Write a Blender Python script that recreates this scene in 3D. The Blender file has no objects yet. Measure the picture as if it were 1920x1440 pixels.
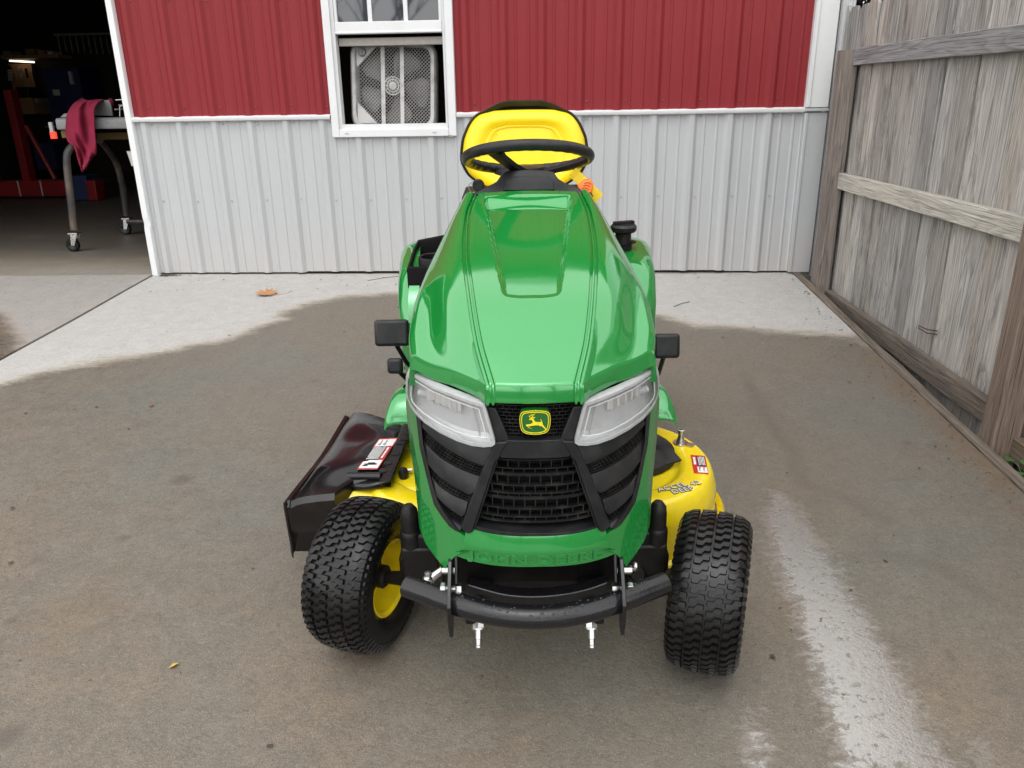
import bpy, bmesh, math, random
import numpy as np
from mathutils import Vector, Matrix, noise as mnoise

random.seed(7)
scene = bpy.context.scene
col = scene.collection

# ------------------------------------------------------------------ camera
CAM_H, PITCH, YAW, ROLL, FPX = 1.0239, 0.3441, -0.0621, -0.0154, 1444.1
fwd = Vector((math.sin(YAW) * math.cos(PITCH), math.cos(YAW) * math.cos(PITCH), -math.sin(PITCH)))
r0 = Vector((math.cos(YAW), -math.sin(YAW), 0))
u0 = r0.cross(fwd)
rgt = r0 * math.cos(ROLL) + u0 * math.sin(ROLL)
upv = -r0 * math.sin(ROLL) + u0 * math.cos(ROLL)
cam_d = bpy.data.cameras.new('camera')
cam_d.sensor_fit = 'HORIZONTAL'
cam_d.sensor_width = 36.0
cam_d.lens = FPX / 1920.0 * 36.0
cam_d.clip_start = 0.05
cam_d.clip_end = 800.0
cam = bpy.data.objects.new('camera', cam_d)
M = Matrix.Identity(4)
for i in range(3):
    M[i][0], M[i][1], M[i][2] = rgt[i], upv[i], -fwd[i]
M[2][3] = CAM_H
cam.matrix_world = M
col.objects.link(cam)
scene.camera = cam
CAM = Vector((0, 0, CAM_H))

# ------------------------------------------------------------------ sky, sun, exposure
SUN_EL, SUN_AZ = math.radians(64), math.radians(192)     # azimuth clockwise from +Y
world = bpy.data.worlds.new('World')
scene.world = world
world.use_nodes = True
wn = world.node_tree
wn.nodes.clear()
w_out = wn.nodes.new('ShaderNodeOutputWorld')
w_bg = wn.nodes.new('ShaderNodeBackground')
w_sky = wn.nodes.new('ShaderNodeTexSky')
w_sky.sky_type = 'NISHITA'
w_sky.sun_disc = False
w_sky.sun_elevation = SUN_EL
w_sky.sun_rotation = SUN_AZ
w_sky.dust_density = 2.0
w_hsv = wn.nodes.new('ShaderNodeHueSaturation')
w_hsv.inputs['Saturation'].default_value = 0.10           # overcast: nearly white sky
w_hsv.inputs['Value'].default_value = 1.0
w_bg.inputs['Strength'].default_value = 0.15
wn.links.new(w_sky.outputs[0], w_hsv.inputs['Color'])
wn.links.new(w_hsv.outputs[0], w_bg.inputs['Color'])
wn.links.new(w_bg.outputs[0], w_out.inputs['Surface'])
sun_d = bpy.data.lights.new('sun', 'SUN')
sun_d.energy = 1.3
sun_d.angle = math.radians(150)
sun_d.color = (1.0, 0.97, 0.93)
sun = bpy.data.objects.new('sun', sun_d)
sd = Vector((math.sin(SUN_AZ) * math.cos(SUN_EL), math.cos(SUN_AZ) * math.cos(SUN_EL), math.sin(SUN_EL)))
sun.rotation_euler = sd.to_track_quat('Z', 'Y').to_euler()
sun.location = (0, -3, 8)
col.objects.link(sun)
scene.view_settings.view_transform = 'Standard'
scene.view_settings.look = 'None'
scene.view_settings.gamma = 1.0
scene.view_settings.use_curve_mapping = False
scene.view_settings.exposure = 0.95
scene.cycles.max_bounces = 8
scene.cycles.use_denoising = True

# ------------------------------------------------------------------ measured places
D = 5.0075            # distance of the barn wall
SLOPE = 0.0628        # the slab falls away from the barn
def gz(y):
    return SLOPE * (y - D) if y < D else 0.0
def ray(px, py):
    return fwd + rgt * ((px - 960.0) / FPX) - upv * ((py - 720.0) / FPX)
def hit(px, py, n, c):
    n = Vector(n); d = ray(px, py)
    return CAM + d * ((c - n.dot(CAM)) / n.dot(d))
def on_wall(px, py, y=D): return hit(px, py, (0, 1, 0), y)
def on_ground(px, py): return hit(px, py, (0, -SLOPE, 1), -SLOPE * D)
TH = math.atan(SLOPE)
TX0, TY0, TYAW = -0.052, 1.57, 0.052
T_org = Vector((TX0, TY0, gz(TY0)))
_ey = Vector((0, math.cos(TH), math.sin(TH))); _ez = Vector((0, -math.sin(TH), math.cos(TH))); _ex = Vector((1, 0, 0))
T_x = _ex * math.cos(TYAW) + _ey * math.sin(TYAW)
T_y = _ey * math.cos(TYAW) - _ex * math.sin(TYAW)
T_z = _ez
def T(px, py, y=None, z=None, x=None):
    """a point of the mower, in the mower's own coordinates"""
    n, v = (T_y, y) if y is not None else ((T_z, z) if z is not None else (T_x, x))
    p = hit(px, py, n, v + n.dot(T_org)) - T_org
    return Vector((p.dot(T_x), p.dot(T_y), p.dot(T_z)))

# ------------------------------------------------------------------ helpers
class MB:
    def __init__(s): s.v = []; s.f = []
    def add(s, vs, fs):
        o = len(s.v)
        s.v += [tuple(v) for v in vs]
        s.f += [tuple(i + o for i in f) for f in fs]
        return s
    def box(s, c, size, rot=None):
        c = Vector(c); hx, hy, hz = [a / 2 for a in size]
        vs = [Vector((x, y, z)) for x in (-hx, hx) for y in (-hy, hy) for z in (-hz, hz)]
        if rot is not None: vs = [rot @ v for v in vs]
        return s.add([c + v for v in vs], [(0, 1, 3, 2), (4, 6, 7, 5), (0, 4, 5, 1), (2, 3, 7, 6), (0, 2, 6, 4), (1, 5, 7, 3)])
    def grid(s, rows, closed=False, closev=False):
        n = len(rows[0]); m = len(rows); fs = []
        for j in range(m if closev else m - 1):
            for i in range(n if closed else n - 1):
                a = j * n + i; b = j * n + (i + 1) % n
                j2 = (j + 1) % m
                c = j2 * n + (i + 1) % n; d = j2 * n + i
                fs.append((a, b, c, d))
        return s.add([p for r in rows for p in r], fs)
    def tube(s, pts, r, n=10, caps=True, closed=False, squash=None):
        pts = [Vector(p) for p in pts]; m = len(pts)
        rs = r if isinstance(r, (list, tuple)) else [r] * m
        rows = []; prev = None
        for i, p in enumerate(pts):
            if closed: t = pts[(i + 1) % m] - pts[i - 1]
            else: t = pts[min(i + 1, m - 1)] - pts[max(i - 1, 0)]
            t.normalize()
            if prev is None:
                a = Vector((0, 0, 1)) if abs(t.z) < .9 else Vector((1, 0, 0))
                nrm = (a - t * a.dot(t)).normalized()
            else:
                nrm = (prev - t * prev.dot(t)).normalized()
            prev = nrm; b = t.cross(nrm)
            sq = squash or (1, 1)
            rows.append([p + (nrm * math.cos(k * 2 * math.pi / n) * sq[0] + b * math.sin(k * 2 * math.pi / n) * sq[1]) * rs[i] for k in range(n)])
        o = len(s.v)
        s.grid(rows, closed=True, closev=closed)
        if caps and not closed:
            s.f.append(tuple(o + k for k in reversed(range(n))))
            s.f.append(tuple(o + (m - 1) * n + k for k in range(n)))
        return s
    def lathe(s, prof, n=32, org=(0, 0, 0), axis='Z', caps=False):
        org = Vector(org); rows = []
        for r, h in prof:
            row = []
            for k in range(n):
                a = 2 * math.pi * k / n
                if axis == 'Z': q = Vector((r * math.cos(a), r * math.sin(a), h))
                elif axis == 'X': q = Vector((h, r * math.cos(a), r * math.sin(a)))
                else: q = Vector((r * math.sin(a), h, r * math.cos(a)))
                row.append(org + q)
            rows.append(row)
        o = len(s.v)
        s.grid(rows, closed=True)
        if caps:
            s.f.append(tuple(o + k for k in reversed(range(n))))
            s.f.append(tuple(o + (len(prof) - 1) * n + k for k in range(n)))
        return s
    def prism(s, poly, ext):
        ext = Vector(ext); n = len(poly); p = [Vector(q) for q in poly]
        return s.add(p + [q + ext for q in p], [tuple(range(n)), tuple(reversed(range(n, 2 * n)))] +
                     [(i, i + n, (i + 1) % n + n, (i + 1) % n) for i in range(n)])
    def sphere(s, c, r, n=12, m=8, sc=(1, 1, 1)):
        c = Vector(c)
        rows = [[c + Vector((math.sin(math.pi * j / m) * math.cos(2 * math.pi * k / n) * r * sc[0],
                             math.sin(math.pi * j / m) * math.sin(2 * math.pi * k / n) * r * sc[1],
                             math.cos(math.pi * j / m) * r * sc[2])) for k in range(n)] for j in range(m + 1)]
        return s.grid(rows, closed=True)
    def xf(s, mat):
        s.v = [tuple(mat @ Vector(v)) for v in s.v]; return s
    def mirror(s):
        q = MB(); q.v = [(-v[0], v[1], v[2]) for v in s.v]; q.f = [tuple(reversed(f)) for f in s.f]; return q
    def mesh(s, name, mat=None, smooth=35):
        me = bpy.data.meshes.new(name)
        me.from_pydata(s.v, [], s.f)
        bm = bmesh.new(); bm.from_mesh(me)
        bmesh.ops.remove_doubles(bm, verts=bm.verts, dist=1e-6)
        bmesh.ops.recalc_face_normals(bm, faces=bm.faces)
        bm.to_mesh(me); bm.free()
        if smooth:
            me.shade_smooth()
            me.set_sharp_from_angle(angle=math.radians(smooth))
        if mat is not None: me.materials.append(mat)
        return me

def link(name, me, parent=None, loc=None, bevel=None, rot=None):
    o = bpy.data.objects.new(name, me)
    col.objects.link(o)
    if parent is not None: o.parent = parent
    if loc is not None: o.location = loc
    if rot is not None: o.rotation_euler = rot
    if bevel:
        b = o.modifiers.new('bevel', 'BEVEL'); b.width = bevel; b.segments = 2
        b.limit_method = 'ANGLE'; b.angle_limit = math.radians(40)
        b.harden_normals = False
    return o
def put(name, mb, mat, parent=None, smooth=35, bevel=None, loc=None, rot=None):
    return link(name, mb.mesh(name, mat, smooth), parent, loc, bevel, rot)
def tag(o, label=None, cat=None, group=None, kind=None):
    for k, v in (('label', label), ('category', cat), ('group', group), ('kind', kind)):
        if v: o[k] = v
    return o
def thing(name, loc, label, cat, group=None, rot=None):
    o = bpy.data.objects.new(name, None); o.empty_display_size = .1
    col.objects.link(o); o.location = loc
    if rot is not None: o.rotation_euler = rot
    return tag(o, label, cat, group)
def lerp(a, b, t): return a + (b - a) * t
def interp(x, xs, ys):
    if x <= xs[0]: return ys[0]
    for i in range(1, len(xs)):
        if x <= xs[i]:
            return lerp(ys[i - 1], ys[i], (x - xs[i - 1]) / (xs[i] - xs[i - 1]))
    return ys[-1]
def pchip(x, xs, ys):
    n = len(xs)
    if x <= xs[0]: return ys[0]
    if x >= xs[-1]: return ys[-1]
    h = [xs[i + 1] - xs[i] for i in range(n - 1)]; d = [(ys[i + 1] - ys[i]) / h[i] for i in range(n - 1)]
    m = [d[0]] + [0 if d[i - 1] * d[i] <= 0 else 2 * d[i - 1] * d[i] / (d[i - 1] + d[i]) for i in range(1, n - 1)] + [d[-1]]
    for i in range(n - 1):
        if x <= xs[i + 1]:
            t = (x - xs[i]) / h[i]
            return ((2 * t**3 - 3 * t**2 + 1) * ys[i] + (t**3 - 2 * t**2 + t) * h[i] * m[i] + (-2 * t**3 + 3 * t**2) * ys[i + 1] + (t**3 - t**2) * h[i] * m[i + 1])
def sstep(a, b, x):
    t = min(1, max(0, (x - a) / (b - a))); return t * t * (3 - 2 * t)
def chaikin(pts, it=2, closed=False):
    pts = [Vector(p) for p in pts]
    for _ in range(it):
        q = []
        n = len(pts)
        if not closed: q.append(pts[0])
        for i in range(n if closed else n - 1):
            a, b = pts[i], pts[(i + 1) % n]
            q += [a * .75 + b * .25, a * .25 + b * .75]
        if not closed: q.append(pts[-1])
        pts = q
    return pts

# ------------------------------------------------------------------ materials
def base_mat(name):
    m = bpy.data.materials.new(name); m.use_nodes = True
    return m, m.node_tree, m.node_tree.nodes['Principled BSDF']
def N(nt, kind, **kw):
    n = nt.nodes.new(kind)
    for k, v in kw.items():
        if k in n.inputs.keys(): n.inputs[k].default_value = v
        else: setattr(n, k, v)
    return n
def ramp(nt, fac, stops):
    r = nt.nodes.new('ShaderNodeValToRGB')
    e = r.color_ramp.elements
    while len(e) < len(stops): e.new(.5)
    for i, (p, c) in enumerate(stops):
        e[i].position = p; e[i].color = (c[0], c[1], c[2], 1) if not isinstance(c, (int, float)) else (c, c, c, 1)
    nt.links.new(fac, r.inputs['Fac']); return r
def mixc(nt, fac, a, b, mode='MIX'):
    m = nt.nodes.new('ShaderNodeMix'); m.data_type = 'RGBA'; m.blend_type = mode
    for k, sock, val in ((0, m.inputs[0], fac), (1, m.inputs[6], a), (2, m.inputs[7], b)):
        if hasattr(val, 'links'): nt.links.new(val, sock)
        elif isinstance(val, (int, float)): sock.default_value = val if k == 0 else (val, val, val, 1)
        else: sock.default_value = (*val, 1)
    return m.outputs[2]
def math_(nt, op, a, b=None, clamp=False):
    m = nt.nodes.new('ShaderNodeMath'); m.operation = op; m.use_clamp = clamp
    for s, v in ((m.inputs[0], a), (m.inputs[1], b)):
        if v is None: continue
        if hasattr(v, 'links'): nt.links.new(v, s)
        else: s.default_value = v
    return m.outputs[0]
def coords(nt, scale=(1, 1, 1), kind='Object'):
    tc = nt.nodes.new('ShaderNodeTexCoord'); mp = nt.nodes.new('ShaderNodeMapping')
    mp.inputs['Scale'].default_value = scale
    nt.links.new(tc.outputs[kind], mp.inputs['Vector']); return mp.outputs[0]
def noise_(nt, vec, scale, detail=4, rough=.55, dist=0):
    n = nt.nodes.new('ShaderNodeTexNoise')
    n.inputs['Scale'].default_value = scale; n.inputs['Detail'].default_value = detail
    n.inputs['Roughness'].default_value = rough; n.inputs['Distortion'].default_value = dist
    nt.links.new(vec, n.inputs['Vector']); return n.outputs['Fac']
def bump_(nt, h, strength, dist, prev=None):
    b = nt.nodes.new('ShaderNodeBump'); b.inputs['Strength'].default_value = strength; b.inputs['Distance'].default_value = dist
    nt.links.new(h, b.inputs['Height'])
    if prev is not None: nt.links.new(prev, b.inputs['Normal'])
    return b.outputs[0]
def mat(name, c, rough=.5, metal=0, coat=0, spec=.5, vary=0, vscale=30, rvary=0, bump=0, bscale=200, bdist=.001, dirt=None, dscale=6, damt=.5):
    m, nt, p = base_mat(name)
    p.inputs['Base Color'].default_value = (*c, 1)
    p.inputs['Roughness'].default_value = rough; p.inputs['Metallic'].default_value = metal
    p.inputs['Coat Weight'].default_value = coat; p.inputs['Coat Roughness'].default_value = .04
    p.inputs['Specular IOR Level'].default_value = spec
    v = coords(nt)
    colout = None
    if vary:
        f = noise_(nt, v, vscale, 5)
        colout = mixc(nt, f, tuple(x * (1 - vary) for x in c), tuple(min(1, x * (1 + vary)) for x in c))
    if dirt:
        f = ramp(nt, noise_(nt, v, dscale, 8, .65), [(.48, 0), (.66, damt)])
        colout = mixc(nt, f.outputs[0], colout if colout is not None else c, dirt)
    if colout is not None: nt.links.new(colout, p.inputs['Base Color'])
    if rvary:
        f = noise_(nt, v, vscale * .7, 6)
        r = nt.nodes.new('ShaderNodeMapRange'); nt.links.new(f, r.inputs[0])
        r.inputs[1].default_value = .3; r.inputs[2].default_value = .7
        r.inputs[3].default_value = max(.02, rough - rvary); r.inputs[4].default_value = rough + rvary
        nt.links.new(r.outputs[0], p.inputs['Roughness'])
    if bump:
        nt.links.new(bump_(nt, noise_(nt, v, bscale, 3), bump, bdist), p.inputs['Normal'])
    return m

GREEN = mat('green_paint', (.010, .205, .034), .09, coat=.35, rvary=.03, vscale=14, vary=.03, dirt=(.10, .16, .07), dscale=120, damt=.05)
_g = GREEN.node_tree.nodes['Principled BSDF']
_g.inputs['Coat IOR'].default_value = 1.5; _g.inputs['IOR'].default_value = 2.25; _g.inputs['Specular Tint'].default_value = (.52, 1.0, .64, 1)
YELLOW = mat('yellow_paint', (.84, .64, .009), .22, coat=.6, vary=.03, vscale=20, dirt=(.30, .22, .06), dscale=40, damt=.14)
YELVINYL = mat('yellow_vinyl', (.80, .61, .007), .42, vary=.02, bump=.12, bscale=900, bdist=.0006)
BLKPLAS = mat('black_plastic', (.011, .0118, .0135), .38, vary=.15, bump=.25, bscale=1400, bdist=.0004, dirt=(.05, .047, .042), dscale=14, damt=.35)
BLKGRILL = mat('grille_black', (.009, .0095, .0105), .42, vary=.2, dirt=(.05, .047, .04), dscale=30, damt=.5)
BLKGLOSS = mat('gloss_black_plastic', (.007, .006, .0068), .17, coat=.12, spec=.38, rvary=.05, vscale=25, dirt=(.035, .03, .028), dscale=9, damt=.3)
BLKMETAL = mat('black_powdercoat', (.008, .008, .0095), .25, rvary=.09, vscale=40, bump=.35, bscale=140, bdist=.0006)
BLKDULL = mat('dull_black', (.008, .008, .0082), .45, dirt=(.035, .03, .025), dscale=20, damt=.4)
RUBBER = mat('tyre_rubber', (.0045, .0045, .005), .30, rvary=.10, vscale=26, bump=.25, bscale=300, bdist=.0008, dirt=(.045, .039, .031), dscale=11, damt=.22)
STEEL = mat('zinc_steel', (.62, .62, .61), .3, metal=1, vary=.12, vscale=60, rvary=.08)
CHROME = mat('reflector_chrome', (.50, .51, .52), .24, metal=.4, vary=.08, vscale=40)
LENSRIM = mat('lens_rim_plastic', (.36, .37, .37), .22, vary=.25, vscale=60)
ORANGE = mat('orange_plastic', (.85, .17, .02), .38)
REDPL = mat('red_plastic', (.55, .02, .03), .4)
WHITE = mat('white_vinyl', (.66, .67, .68), .38, vary=.02, dirt=(.55, .53, .5), dscale=5, damt=.25)
DECALW = mat('decal_white', (.78, .78, .78), .4)
DECALR = mat('decal_red', (.50, .02, .02), .4)
DECALK = mat('decal_black', (.012, .012, .012), .45)
EMBG = mat('emblem_green', (.012, .12, .018), .2, coat=.6)
EMBY = mat('emblem_yellow', (.80, .68, .02), .3)
TAGY = mat('tag_yellow', (.88, .62, .02), .5)

for _m, _s in ((BLKPLAS, .32), (BLKGRILL, .3), (RUBBER, .38), (BLKDULL, .3)): _m.node_tree.nodes['Principled BSDF'].inputs['Specular IOR Level'].default_value = _s
TRAYBLK = mat('tray_black', (.008, .008, .009), .75, spec=.12)
FLUTE = mat('bright_chrome', (.92, .92, .93), .12, metal=1)
# ================================================================== GROUND
def seg_dist(p, a, b):
    ax, ay = a; bx, by = b; px, py = p
    dx, dy = bx - ax, by - ay
    t = max(0, min(1, ((px - ax) * dx + (py - ay) * dy) / (dx * dx + dy * dy + 1e-12)))
    return math.hypot(px - ax - t * dx, py - ay - t * dy)
def sdf(p, poly):
    ins = False; d = 9e9; n = len(poly); x, y = p
    for i in range(n):
        a, b = poly[i], poly[(i + 1) % n]
        d = min(d, seg_dist(p, a, b))
        if (a[1] > y) != (b[1] > y) and x < (b[0] - a[0]) * (y - a[1]) / (b[1] - a[1]) + a[0]: ins = not ins
    return d if ins else -d
def gpoly(pts): return [tuple(on_ground(*p)[:2]) for p in pts]

# outlines of the dried area, the water film and the stains on the slab (metres on the slab)
DRY = gpoly([(-60, 735), (0, 723), (33, 712), (80, 700), (133, 690), (200, 677), (267, 667), (333, 657), (367, 648), (417, 640), (450, 630),
             (483, 617), (520, 603), (540, 599), (530, 592), (545, 582), (583, 570), (640, 559), (760, 550), (900, 560), (1100, 590),
             (1235, 594), (1300, 612), (1400, 618), (1500, 626), (1600, 634), (1640, 628), (1640, 600)]) + [(1.6, 5.3), (-4.5, 5.3), (-4.5, 3.0)]
DRY2 = gpoly([(1605, 640), (1640, 655), (1690, 690), (1720, 712), (1700, 690), (1655, 640)])
DRYL = [(-2.2, 3.2), (-2.2, 5.4), (-6.0, 5.4), (-6.0, 3.9), (-3.4, 3.25)]
WETL = gpoly([(-200, 560), (0, 590), (35, 640), (30, 668), (0, 690), (-200, 760)])
FILM = [gpoly([(1445, 915), (1490, 935), (1560, 1040), (1600, 1105), (1650, 1180), (1700, 1260), (1735, 1330), (1800, 1460), (1570, 1460), (1555, 1370),
               (1530, 1300), (1505, 1210), (1470, 1120), (1440, 1040), (1425, 960)]),
        gpoly([(1395, 1340), (1430, 1330), (1450, 1460), (1390, 1460)]),
        gpoly([(1815, 1380), (1850, 1390), (1880, 1460), (1830, 1460)])]
random.seed(3)
def slab_mesh(name, xs, ys, zf, attrs):
    nx, ny = len(xs), len(ys)
    vs = [(x, y, zf(x, y)) for y in ys for x in xs]
    fs = [(j * nx + i, j * nx + i + 1, (j + 1) * nx + i + 1, (j + 1) * nx + i) for j in range(ny - 1) for i in range(nx - 1)]
    # rim so that the slab has a thickness
    rim = [i for i in range(nx)] + [j * nx + nx - 1 for j in range(1, ny)] + [(ny - 1) * nx + i for i in range(nx - 2, -1, -1)] + [j * nx for j in range(ny - 2, 0, -1)]
    o = len(vs)
    vs += [(vs[k][0], vs[k][1], vs[k][2] - .1) for k in rim]
    n = len(rim)
    fs += [(rim[(i + 1) % n], rim[i], o + i, o + (i + 1) % n) for i in range(n)]
    me = bpy.data.meshes.new(name); me.from_pydata(vs, [], fs)
    for an, fn in attrs.items():
        at = me.attributes.new(an, 'FLOAT', 'POINT')
        at.data.foreach_set('value', [fn(v[0], v[1]) for v in vs])
    return me
def near(x, y): return 0.9 < y < 5.2 and -4.2 < x < 1.7
def a_dry(x, y):
    if not near(x, y): return 0.0
    s = max(sdf((x, y), DRY), sdf((x, y), DRY2) - .02)
    return min(1, max(0, .5 + s / .30))
def a_dryl(x, y):
    if not near(x, y): return 0.3
    s = min(sdf((x, y), DRYL), -sdf((x, y), WETL))
    return min(1, max(0, .5 + s / .22))
def a_filml(x, y):
    return min(1, max(0, .40 + sdf((x, y), WETL) / .5)) if near(x, y) else 0.0
def a_film(x, y):
    if not near(x, y) or x < 0.1 or y > 2.6: return 0.0
    return min(1, max(0, .5 + max(sdf((x, y), f) for f in FILM) / .30))

OIL = [tuple(on_ground(*p)[:2]) for p in ((1395, 700), (1440, 790), (1490, 850), (1500, 905), (1590, 935), (1660, 975))]
OIL2 = [tuple(on_ground(*p)[:2]) for p in ((1650, 1040), (1760, 1060), (1850, 1120))]
SPOTS = [(tuple(on_ground(px, py)[:2]), r) for px, py, r in ((25, 1163, .03), (15, 1380, .05), (465, 1165, .016), (823, 1222, .02), (560, 950, .04), (70, 1050, .03), (1780, 1230, .025), (340, 900, .05), (590, 715, .03), (230, 1010, .03), (1700, 830, .03))]
def a_oil(x, y):
    if not near(x, y): return 0.0
    d = min(seg_dist((x, y), a, b) for L_ in (OIL, OIL2) for a, b in zip(L_[:-1], L_[1:]))
    v = .66 * math.exp(-(d / .06)**2)
    for (sx_, sy_), r in SPOTS: v = max(v, 1.0 * math.exp(-((x - sx_)**2 + (y - sy_)**2) / (r * r)))
    return v
def a_rust(x, y):
    if not near(x, y): return 0.2
    return min(1, .75 * math.exp(-((1.50 - x) / .16)**2) * sstep(4.2, 3.4, y) + .5 * math.exp(-((x + 1.2) / .5)**2 - ((y - 1.6) / .5)**2) + .45 * math.exp(-((x + .1) / .5)**2 - ((y - 1.25) / .25)**2))
def concrete(name, dryc, wetc, tintc, worn=None):
    m, nt, p = base_mat(name)
    v = coords(nt)
    vs = coords(nt, (1, 3.2, 1))
    at = nt.nodes.new('ShaderNodeAttribute'); at.attribute_name = 'dry'
    af = nt.nodes.new('ShaderNodeAttribute'); af.attribute_name = 'film'
    n1 = noise_(nt, vs, 5, 8, .62); n2 = noise_(nt, v, 55, 5, .7); n3 = noise_(nt, v, 1.1, 5, .55); n4 = noise_(nt, v, 420, 2, .6)
    n5 = noise_(nt, v, 14, 6, .6, .6)
    n6 = noise_(nt, v, 130, 3, .75)
    nb = noise_(nt, coords(nt, (14, 110, 20)), 1, 3, .5)      # broom marks run across the slab
    e = math_(nt, 'ADD', at.outputs['Fac'], math_(nt, 'MULTIPLY', math_(nt, 'SUBTRACT', n1, .5), .55))
    e = math_(nt, 'ADD', e, math_(nt, 'MULTIPLY', math_(nt, 'SUBTRACT', n2, .5), .30))
    e = math_(nt, 'ADD', e, math_(nt, 'MULTIPLY', math_(nt, 'SUBTRACT', nb, .5), .30))
    dry = ramp(nt, e, [(.37, 0), (.68, 1)]).outputs[0]
    # dry colour
    cd = mixc(nt, ramp(nt, n5, [(.30, 0), (.75, 1)]).outputs[0], tuple(c * .88 for c in dryc), tuple(min(1, c * 1.07) for c in dryc))
    cd = mixc(nt, ramp(nt, n2, [(.36, .45), (.5, 0)]).outputs[0], cd, tuple(c * .72 for c in dryc))
    cd = mixc(nt, ramp(nt, e, [(.50, 1), (.86, 0)]).outputs[0], cd, tintc)
    cd = mixc(nt, ramp(nt, n4, [(.38, .55), (.5, 0)]).outputs[0], cd, tuple(c * .5 for c in dryc))
    cd = mixc(nt, ramp(nt, n6, [(.32, .6), (.41, 0)]).outputs[0], cd, tuple(c * .5 for c in dryc))
    # wet colour with rusty and grey clouds and dark spots
    cw = mixc(nt, ramp(nt, n3, [(.36, 0), (.62, 1)]).outputs[0], tuple(c * f for c, f in zip(wetc, (1.10, .98, .86))), tuple(c * f for c, f in zip(wetc, (.92, 1.02, 1.06))))
    cw = mixc(nt, ramp(nt, n5, [(.28, .6), (.60, 0)]).outputs[0], cw, tuple(c * .66 for c in wetc))
    cw = mixc(nt, ramp(nt, n2, [(.34, .5), (.55, 0)]).outputs[0], cw, tuple(c * .55 for c in wetc))
    cw = mixc(nt, ramp(nt, n2, [(.60, 0), (.80, .5)]).outputs[0], cw, tuple(c * 1.5 for c in wetc))
    cw = mixc(nt, ramp(nt, n4, [(.54, 0), (.70, .75)]).outputs[0], cw, tuple(c * 1.9 for c in wetc))
    cw = mixc(nt, ramp(nt, n4, [(.30, .7), (.44, 0)]).outputs[0], cw, tuple(c * .5 for c in wetc))
    cw = mixc(nt, ramp(nt, n6, [(.34, .35), (.46, 0)]).outputs[0], cw, tuple(c * .55 for c in wetc))
    cw = mixc(nt, ramp(nt, n6, [(.57, 0), (.72, .35)]).outputs[0], cw, tuple(c * 1.5 for c in wetc))
    blots = ramp(nt, noise_(nt, v, 3.3, 7, .72, .4), [(.655, 0), (.72, .55)]).outputs[0]
    cw = mixc(nt, blots, cw, tuple(c * .5 for c in wetc))
    ao = nt.nodes.new('ShaderNodeAttribute'); ao.attribute_name = 'oil'
    ar = nt.nodes.new('ShaderNodeAttribute'); ar.attribute_name = 'rust'
    eo = math_(nt, 'ADD', ao.outputs['Fac'], math_(nt, 'ADD', math_(nt, 'MULTIPLY', math_(nt, 'SUBTRACT', n5, .5), 1.0), math_(nt, 'MULTIPLY', math_(nt, 'SUBTRACT', n2, .5), .8)))
    cw = mixc(nt, ramp(nt, eo, [(.45, 0), (.9, .6)]).outputs[0], cw, tuple(c * f for c, f in zip(wetc, (.50, .45, .47))))
    er = math_(nt, 'ADD', ar.outputs['Fac'], math_(nt, 'MULTIPLY', math_(nt, 'SUBTRACT', n1, .5), .9))
    cw = mixc(nt, ramp(nt, er, [(.40, 0), (.95, .75)]).outputs[0], cw, tuple(c * f for c, f in zip(wetc, (1.0, .74, .52))))
    c = mixc(nt, dry, cw, cd)
    # film of standing water, broken up by the texture of the concrete
    ef = math_(nt, 'ADD', af.outputs['Fac'], math_(nt, 'MULTIPLY', math_(nt, 'SUBTRACT', noise_(nt, coords(nt, (1, 1.6, 1)), 26, 6, .68, .8), .5), .60))
    film = ramp(nt, ef, [(.46, 0), (.62, 1)]).outputs[0]
    pits = ramp(nt, n2, [(.33, .45), (.43, 1)]).outputs[0]
    film = math_(nt, 'MULTIPLY', film, pits)
    nt.links.new(mixc(nt, math_(nt, 'MULTIPLY', film, .25), c, tuple(x * .8 for x in wetc)), p.inputs['Base Color'])
    r = mixc(nt, dry, mixc(nt, n5, .40, .62), .88)
    r = mixc(nt, film, r, .17)
    nt.links.new(r, p.inputs['Roughness'])
    s = mixc(nt, film, .45, 1.0)
    nt.links.new(s, p.inputs['Specular IOR Level'])
    ior = nt.nodes.new('ShaderNodeMapRange'); nt.links.new(film, ior.inputs[0])
    ior.inputs[3].default_value = 1.45; ior.inputs[4].default_value = 2.3
    nt.links.new(ior.outputs[0], p.inputs['IOR'])
    h = math_(nt, 'ADD', math_(nt, 'MULTIPLY', n6, .9), n2)
    st = math_(nt, 'SUBTRACT', 1.0, math_(nt, 'MULTIPLY', film, .82))
    b = nt.nodes.new('ShaderNodeBump'); b.inputs['Distance'].default_value = .0035
    nt.links.new(h, b.inputs['Height']); nt.links.new(math_(nt, 'MULTIPLY', st, .75), b.inputs['Strength'])
    nt.links.new(b.outputs[0], p.inputs['Normal'])
    return m
CONC = concrete('slab_concrete', (.445, .437, .418), (.158, .141, .117), (.40, .36, .295))
CONCL = concrete('worn_slab_concrete', (.335, .315, .29), (.15, .128, .105), (.30, .26, .225))
CONCG = concrete('garage_concrete', (.27, .245, .215), (.13, .112, .094), (.25, .21, .15))

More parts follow.
